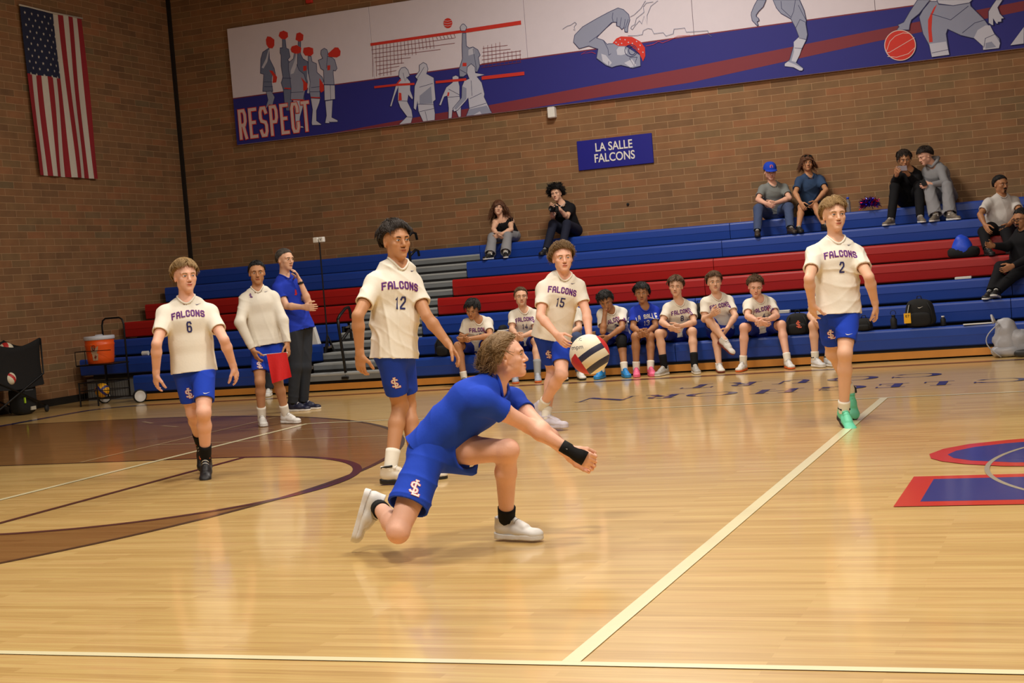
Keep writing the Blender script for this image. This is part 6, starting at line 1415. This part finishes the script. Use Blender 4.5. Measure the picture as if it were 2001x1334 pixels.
# aisle rails and the slim stand
def rail(pts, label, X=-7.80):
    e = empty('handrail', at_x(*pts[0][0], X), label, 'handrail', 'handrails in the stair aisle')
    for k, L in enumerate(pts): mb = MB(); mb.tube([at_x(x, y, X) for x, y in L], .021, 8); mb.build('post' if k == 0 else 'grip_bar', M['wire'], e, smooth=True)
    b = at_x(*pts[0][0], X); mb = MB(); mb.box((b[0]-.05, b[1]-.06, b[2]-.02), (b[0]+.05, b[1]+.06, b[2]+.015), bev=.005); mb.build('foot_plate', M['wire'], e)
    return e
rail([[(677, 737), (669, 685), (662, 640), (660, 624)], [(660, 624), (664, 616), (675, 602), (681, 600), (684, 607), (686, 622)], [(668, 665), (682, 645), (686, 650), (687, 662)]], 'black tubular handrail at the foot of the grey stair aisle')
rail([[(804, 535), (801, 500), (796, 470), (797, 462)], [(797, 462), (806, 454), (812, 456), (815, 468)], [(801, 500), (812, 488), (817, 490), (819, 500)]], 'black tubular handrail near the top of the grey stair aisle')
st = empty('light_stand', (-8.36, 5.02, .506), 'thin black upright stand with white box heads at the left of the stair aisle', 'stand')
mb = MB(); mb.tube([(-8.36, 5.02, .60), (-8.36, 5.02, 2.12)], .011, 8); mb.build('pole', M['wire'], st)
for a in (20, 140, 260): mb = MB(); mb.tube([(-8.36, 5.02, .78), (-8.36+.09*math.cos(math.radians(a)), 5.02+.09*math.sin(math.radians(a)), .52)], .010, 6); mb.build('leg', M['wire'], st)
for sx in (-1, 1):
    mb = MB(); mb.box((-8.36+sx*.045-.038, 4.98, 2.09), (-8.36+sx*.045+.038, 5.05, 2.165), bev=.008); hd_ = mb.build('box_head', M['white'], st)
    if sx > 0:
        mb = MB(); 
        for q in text_quads('V', .03, .03, .007, 0): mb.poly([(-8.315+p_[0], 4.977, 2.128+p_[1]) for p_ in q])
        mb.build('marking', M['black'], hd_)

# bags and small things on the benches
M['bagblue'] = mat('bag_blue', (30, 76, 214), .5, bump=.3, bscale=20); M['baggrey'] = mat('bag_silver_grey', (172, 172, 178), .45, bump=.35, bscale=18); M['yellow'] = mat('tag_yellow', (242, 184, 30), .5); M['paper'] = mat('paper_white', (222, 220, 214), .6); M['card'] = mat('cardboard', (168, 124, 78), .7); M['clear'] = mat('clear_plastic', (210, 220, 235), .1, trans=.85)
def backpack(px, py, row, w_, h_, label, mt='blackf', tilt=0., d_=.11, y=None):
    p = top_of(px, py, row) if row else at_z(px, py, 0.)
    if row: p[1] = ROWY[row-1]+.115 if y is None else y
    e = empty('backpack', p, label, 'bag'); mb = MB(); add_blob(mb, p+A([0, 0, h_/2]), (w_/2, d_, h_/2), e=.6, nz=.007, seed=int(px) % 50, taper=.22); mb.build('body', M[mt], e, smooth=True)
    mb = MB(); add_blob(mb, p+A([0, -d_*.85, h_*.30]), (w_*.34, d_*.35, h_*.24), e=.6, nz=.004, seed=3); mb.build('front_pocket', M[mt], e, smooth=True)
    mb = MB(); mb.tube([p+A([-.03, 0, h_*.97]), p+A([-.02, 0, h_+.035]), p+A([.02, 0, h_+.035]), p+A([.03, 0, h_*.97])], .006, 6); mb.build('handle', M[mt], e, smooth=True)
    for sg in (-1, 1): mb = MB(); mb.tube([p+A([sg*w_*.25, -d_*.7, h_*.86]), p+A([sg*w_*.36, -d_*1.08, h_*.6]), p+A([sg*w_*.38, -d_*1.0, h_*.15])], .010, 6, 0, True, .5); mb.build('strap', M[mt], e, smooth=True)
    return e, p
backpack(872, 690, 1, .26, .28, 'black backpack on the front bench left of seated number 10')
e, p = backpack(1800, 637, 1, .40, .34, 'black backpack with yellow tag on the front bench right of number 2')
mb = MB(); q0 = p+A([-.13, -.15, .12]); mb.box(q0-A([.045, .004, .055]), q0+A([.035, .0, .065])); tg = mb.build('luggage_tag', M['yellow'], e)
mb = MB(); 
for q in text_quads('67', .03, .02, .005, .005): mb.poly([(q0[0]+p_[0]-.003, q0[1]-.0055, q0[2]+.03+p_[1]) for p_ in q])
mb.build('marking', M['black'], tg)
mb = MB(); mb.tube([q0+A([.0, 0, .065]), q0+A([.02, .03, .16])], .003, 5); mb.build('tag_cord', M['paper'], e)
mb = MB(); 
for q in swoosh(0, 1.5): mb.poly([(p[0]+.02+a, p[1]-.125, p[2]+.245+b) for a, b in q])
mb.build('logo', M['paper'], e)
e, p = backpack(1562, 655, 1, .34, .27, 'black backpack with team emblem on the front bench left of number 2')
mb = MB()
for k_, q in enumerate(monogram(.003, 1.0)): mb.poly([(p[0]+.03+a, p[1]-.146-k_*.0003, p[2]+.13+b) for a, b in q])
mb.build('emblem', LETO, e)
backpack(1690, 645, 1, .22, .15, 'low dark bag on the front bench just right of number 2')
backpack(1366, 582, 2, .30, .20, 'black bag on the second bench between seated number 8 and his neighbour')
# drawstring bag, blue over black
p = top_of(1884, 505, 4); e = empty('drawstring_bag', p, 'royal blue and black bag on the lower red bench beside the man in black', 'bag')
mb = MB(); add_blob(mb, p+A([0, .0, .075]), (.21, .12, .085), e=.75, nz=.008, seed=9); mb.build('base', M['blackf'], e, smooth=True)
mb = MB(); add_blob(mb, p+A([-.02, -.015, .145]), (.185, .125, .155), e=.95, nz=.018, seed=12, taper=.5); mb.build('blue_cover', M['bagblue'], e, smooth=True)
# silver grey string bag leaning on the bleacher front
p = A([.97, 4.16, 0.]); p0 = at_z(1963, 703, 0.); p = A([p0[0], 4.20, 0.]); e = empty('drawstring_bag', p, 'silver grey string bag slumped on the floor against the bench front at right', 'bag')
mb = MB(); add_blob(mb, p+A([.02, .0, .235]), (.165, .12, .20), e=.85, nz=.034, seed=21, taper=.18); add_blob(mb, p+A([.13, .02, .16]), (.15, .12, .15), e=.9, nz=.032, seed=22); add_blob(mb, p+A([.0, -.01, .07]), (.17, .13, .07), e=.8, nz=.012, seed=23); mb.build('body', M['baggrey'], e, smooth=True)
mb = MB(); mb.tube([p+A([-.09-.03*math.sin(t_*math.pi/8)-.02*t_/8, -.02-.012*t_, .40+.10*math.sin(t_*math.pi/8)]) for t_ in range(9)], .014, 6, 0, True, .4)
mb.tube([p+A([-.05-.155*math.sin(t_*math.pi/10), -.10-.05*t_/10, .40-.39*t_/10]) for t_ in range(11)], .020, 6, 0, True, .35); mb.build('strap', M['baggrey'], e, smooth=True)
mb = MB(); add_blob(mb, p+A([.22, -.19, .045]), (.13, .055, .044), e=.75, nz=.004, seed=5); thing('shoe', mb, [mat('dark_shoe', (40, 40, 42), .5)], 'dark shoe on the floor in front of the silver grey string bag', 'shoe', smooth=True)
def bottle(px, py, row, r, h_, mt, capm, label):
    p = top_of(px, py, row); p[1] -= .04; e = empty('water_bottle', p, label, 'bottle'); mb = MB(); mb.lathe(p, [(r*.9, 0), (r, .01), (r, h_*.68), (r*.55, h_*.82), (r*.5, h_*.88)], 20); mb.build('body', M[mt], e, smooth=True)
    mb = MB(); mb.lathe(p+A([0, 0, h_*.88]), [(r*.58, 0), (r*.58, h_*.12), (0, h_*.12)], 16); mb.build('cap', M[capm], e, smooth=True); return e, p
e, p = bottle(1748, 640, 1, .04, .17, 'black', 'black', 'black drinking bottle with loop handle left of the tagged backpack')
mb = MB(); mb.tube([p+A([.032*math.cos(a/8*math.pi), -.01, .19+.036*math.sin(a/8*math.pi)]) for a in range(-1, 10)], .004, 6); mb.build('loop_handle', M['wire'], e, smooth=True)
bottle(1844, 634, 1, .032, .12, 'black', 'paper', 'short black bottle with pale lid right of the tagged backpack')
bottle(1659, 411, 7, .034, .22, 'clear', 'bagblue', 'clear water bottle on the top bench left of the tinsel pompom')
p = top_of(620, 660, 2); p[0] = -8.66; p[1] = 5.12; e = empty('tote_bag', p, 'white paper tote bag on a bench behind the man in blue', 'bag')
mb = MB(); V = [(-.10, -.05, 0), (.11, -.05, 0), (.11, .05, 0), (-.10, .05, 0), (-.09, -.04, .27), (.05, -.04, .25), (.05, .04, .25), (-.09, .04, .27)]; mb.add([p+A(v) for v in V], [(0, 1, 2, 3), (0, 4, 5, 1), (1, 5, 6, 2), (2, 6, 7, 3), (3, 7, 4, 0), (4, 7, 6, 5)]); mb.build('body', M['paper'], e)
mb = MB(); mb.tube([p+A([-.05, -.045, .24]), p+A([-.03, -.045, .31]), p+A([.0, -.045, .31]), p+A([.02, -.045, .23])], .004, 6); mb.build('handle', M['paper'], e)
def slab(name, px, py, row, sx, sy, sz, mt, label, cat, rot=0., dy=-.06):
    p = top_of(px, py, row); p[1] += dy; mb = MB(); c, s_ = math.cos(rot), math.sin(rot)
    mb.box((-sx/2, -sy/2, 0), (sx/2, sy/2, sz), bev=min(.004, sz*.3)); mb.v = [(p[0]+v[0]*c-v[1]*s_, p[1]+v[0]*s_+v[1]*c, p[2]+v[2]) for v in mb.v]; return thing(name, mb, M[mt], label, cat)
slab('folded_paper', 1883, 541, 3, .20, .12, .03, 'paper', 'white folded paper on the third bench before the man in black', 'paper')
slab('paper_sheet', 1912, 631, 1, .34, .16, .008, 'paper', 'white paper sheet on the front bench left of the silver grey bag', 'paper', .1)
slab('carton', 1152, 642, 1, .12, .10, .20, 'card', 'brown cardboard carton behind the standing number 15', 'box', .2, dy=.04)
slab('snack_box', 1535, 605, 2, .14, .08, .04, 'paper', 'pale flat packet on the second bench right of the leaning seated player', 'packet', 0., dy=-.08)
for k in (0, 1):
    p = top_of(1212+20*k, 588, 2); mb = MB(); add_blob(mb, p+A([0, -.03, .02]), (.045, .12, .018), e=.8); mb.build('x', M['paper']) if False else None
    mb2 = MB(); mb2.tube([p+A([-.045, -.06, .02]), p+A([-.03, -.05, .075]), p+A([.03, -.05, .075]), p+A([.045, -.06, .02])], .016, 8, 0, True, .4); mb.v += mb2.v and []; 
    e = empty('sandal', p, 'pale slip-on sandal on the second bench, '+('left' if k == 0 else 'right')+' one of the pair', 'sandal', 'sandals behind seated number 3'); mb.build('sole', M['paper'], e, smooth=True); mb2.build('strap', SHM['grey'], e, smooth=True)
p = top_of(985, 642, 2); e = empty('shoe', p, 'black and beige shoe standing on the bench between numbers 10 and 14', 'shoe'); mb = MB(); add_blob(mb, p+A([0, -.04, .05]), (.06, .12, .045), e=.8, taper=.3); mb.build('upper', M['blackf'], e, smooth=True); mb = MB(); add_blob(mb, p+A([0, -.04, .016]), (.063, .13, .018), e=.7); mb.build('sole', SHM['cream_black'], e, smooth=True)
p = top_of(289, 692, 2); p[1] -= .06; mb = MB(); mb.lathe(p+A([0, 0, .035]), [(.0, -.05), (.034, -.05), (.034, .05), (0, .05)], 20, 0, axis=(1, .1, 0)); e = thing('tape_roll', mb, M['paper'], 'small white roll on the second bench left of number 6', 'roll')
# tinsel pompom
p = top_of(1703, 425, 7); p = A([p[0], ROWY[6]+.05, ROWZ[6]+.03]); rs = np.random.RandomState(5); TB = mat('tinsel_blue', (40, 50, 220), .18, metal=.9); TR = mat('tinsel_red', (210, 30, 60), .18, metal=.9); TS = mat('tinsel_silver', (190, 190, 230), .15, metal=1.)
mb = MB()
for k in range(900):
    d = unit(rs.normal(size=3)); d[2] = abs(d[2])*.9-.25; d = unit(d)*A([.125, .10, .095]); s_ = unit(np.cross(d, rs.normal(size=3)))*.006; a = p+A([0, 0, .06])+d*.25; b = p+A([0, 0, .06])+d*.7+rs.normal(size=3)*.012; c = p+A([0, 0, .06])+d*(1+.12*rs.rand())+rs.normal(size=3)*.02+A([0, 0, -.012]); m = rs.choice([0, 0, 1, 1, 2]); mb.add([a-s_, a+s_, b+s_, b-s_, c+s_*.8, c-s_*.8], [(0, 1, 2, 3), (3, 2, 4, 5)], m)
tag(mb.build('pompom', [TB, TR, TS]), 'blue and red tinsel pompom on the top bench', 'pompom')

# things in hands and on heads
def boxat(name, c, ax, half, mt, label, cat, bev=.003):
    mb = MB(); mb.box(tuple(-A(half)), tuple(A(half)), bev=bev); mb.v = [tuple(A(c)+ax[0]*v[0]+ax[1]*v[1]+ax[2]*v[2]) for v in mb.v]; return thing(name, mb, mt, label, cat)
J = J_('ls')
if J:
    a = J['wrR']+(J['wrR']-J['elR'])*.30; b = J['wrL']+(J['wrL']-J['elL'])*.30; z = zdepth(b)-.045
    s0 = at_c(508, 694, z); s1 = at_c(562, 689, z); e = empty('signal_flag', (s0+s1)/2, 'bright red signal flag held low in front of the long-sleeved young man', 'flag')
    mb = MB(); mb.tube([s0, s1], .008, 8); mb.build('stick', M['white'], e, smooth=True)
    V = []; nU, nV = 18, 18
    for j in range(nV+1):
        for i in range(nU+1):
            u, v = i/nU, j/nV; x = (521*(1-u)+560*u)*(1-v)+(532*(1-u)+570*u)*v; y = (692*(1-u)+688*u)*(1-v)+(749*(1-u)+736*u)*v; V.append(at_c(x, y, z-.02+.018*math.sin(u*8+v*2)*v))
    V2 = [p_-CF*.004 for p_ in V]; n = len(V); F = [(j*(nU+1)+i, j*(nU+1)+i+1, (j+1)*(nU+1)+i+1, (j+1)*(nU+1)+i) for j in range(nV) for i in range(nU)]; F += [tuple(n+k for k in f[::-1]) for f in F]
    mesh_obj('cloth', V+V2, F, mat('flag_bright_red', (222, 30, 34), .7, bump=.2, bscale=40), e, None, True)
J = J_('cu')
if J:
    c = at_c(1083, 408, zdepth(J['wrR'])-.04); f = VV(-.45, .05, .9); u = VV(0, 1, 0); s_ = unit(np.cross(u, f)); u = np.cross(f, s_); e = empty('camera', c, 'black camera held up by the curly-haired spectator', 'camera')
    mb = MB(); mb.box((-.065, -.03, -.045), (.065, .03, .045), bev=.008); mb.box((-.025, -.025, .04), (.025, .03, .07), bev=.006); mb.v = [tuple(c+s_*v[0]-f*v[1]+u*v[2]) for v in mb.v]; mb.build('body', M['black'], e)
    mb = MB(); mb.lathe(c+f*.03, [(.036, 0), (.038, .06), (.042, .065), (.042, .09), (.034, .092), (.03, .08), (0, .08)], 20, 0, axis=f); mb.build('lens', M['wire'], e, smooth=True)
    mb = MB(); mb.tube([J['neck']-J['up']*.0+J['cf']*.07+J['cs']*.05, c+u*.0+s_*.06+CF*.05, c-u*.10, c-u*.02-s_*.06], .005, 6); mb.build('strap', M['paper'], e, smooth=True)
J = J_('bk')
if J: c = at_c(1762, 329, zdepth(J['wrR'])-.06); u = VV(0, 1, -.2); s_ = VV(1, 0, 0); boxat('phone', c, [s_, unit(np.cross(u, s_)), u], (.075, .005, .037), mat('phone_silver', (150, 140, 150), .35), 'silver phone held sideways before the face of the person in black', 'phone')
J = J_('gh')
if J: c = at_c(1805, 357, zdepth(J['wrL'])-.03); u = VV(-.2, .9, -.5); s_ = VV(1, .1, 0); boxat('phone', c, [s_, unit(np.cross(u, s_)), u], (.036, .005, .05), M['black'], 'dark phone in the hand of the grey-hooded young man', 'phone')
def headpt(i):
    b, J = HUMAN[i]; f, s_, u = J['hf']; h = J['s']*1.05; return lambda a, b_, c_: J['head']+(f*a+s_*b_+u*c_)*h
if 'cm' in HUMAN:
    q = headpt('cm'); body = HUMAN['cm'][0]; mb = MB(); n = 24; V = []; K = 8
    for k in range(K+1):
        t = k/K*math.pi/2
        for i in range(n): a = 2*math.pi*i/n; V.append(q(-.012+.116*math.cos(a)*math.cos(t)**.7, .098*math.sin(a)*math.cos(t)**.7, .045+.105*math.sin(t)))
    mb.add(V, [(k*n+i, k*n+(i+1) % n, (k+1)*n+(i+1) % n, (k+1)*n+i) for k in range(K) for i in range(n)]); cap = mb.build('cap', CM['royal'], body, smooth=True)
    mb = MB(); V = []
    for i in range(13):
        a = math.radians(-62+124*i/12)
        for r_, z_ in ((0, .050), (.075*math.cos(a)**.5, .032)): V.append(q(-.012+.112*math.cos(a)+r_*.95, .096*math.sin(a), z_)); V.append(q(-.012+.112*math.cos(a)+r_*.95, .096*math.sin(a), z_-.006))
    F = [];
    for i in range(12): o = i*4; F += [(o, o+2, o+6, o+4), (o+1, o+5, o+7, o+3), (o+2, o+3, o+7, o+6)]
    mb.add(V, F); mb.build('brim', CM['royal'], cap, smooth=True)
    mb = MB()
    for Q in text_quads('A', .05, .045, .012, 0): mb.poly([q(.100-abs(p_[0])*.2-(p_[1]+.02)*.25, p_[0], .098+p_[1]*.8) for p_ in Q])
    mb.build('emblem', LETO, cap)
def glasses(i, dz, fx, dark, nm):
    q = headpt(i); body = HUMAN[i][0]; mb = MB()
    for k in (-1, 1):
        mb.tube([q(fx+.0+.004*math.cos(a/6*math.pi*2), k*.032+.024*math.cos(a/12*2*math.pi), dz+.018*math.sin(a/12*2*math.pi)) for a in range(13)], .0028, 5); mb.tube([q(fx, k*.056, dz+.008), q(fx-.05, k*.080, dz+.006), q(fx-.10, k*.084, dz)], .0028, 5)
    mb.tube([q(fx, -.009, dz+.004), q(fx, .009, dz+.004)], .003, 5); g_ = mb.build(nm, M['wire'], body, smooth=True)
    if dark:
        for k in (-1, 1): mb = MB(); mb.poly([q(fx+.001, k*.032+.023*math.cos(a/12*2*math.pi), dz+.017*math.sin(a/12*2*math.pi)) for a in range(12)]); mb.build('lens', mat('dark_lens', (20, 20, 24), .05, spec=1.), g_)
if 'wd' in HUMAN: glasses('wd', .105, .085, True, 'sunglasses')
if 'mg' in HUMAN: glasses('mg', .004, .112, False, 'glasses')
J = J_('coach')
if J:
    w_ = J['wrL']; d = unit(J['wrL']-J['elL']); mb = MB(); mb.tube([w_-d*.035, w_-d*.012], .035, 16); wt = mb.build('watch', M['black'], HUMAN['coach'][0], smooth=True)
    mb = MB(); c = w_-d*.024+unit(CAM-w_)*.036; mb.lathe(c, [(.016, 0), (.016, .006), (0, .007)], 16, 0, axis=unit(CAM-w_)); mb.build('watch_face', M['wire'], wt)
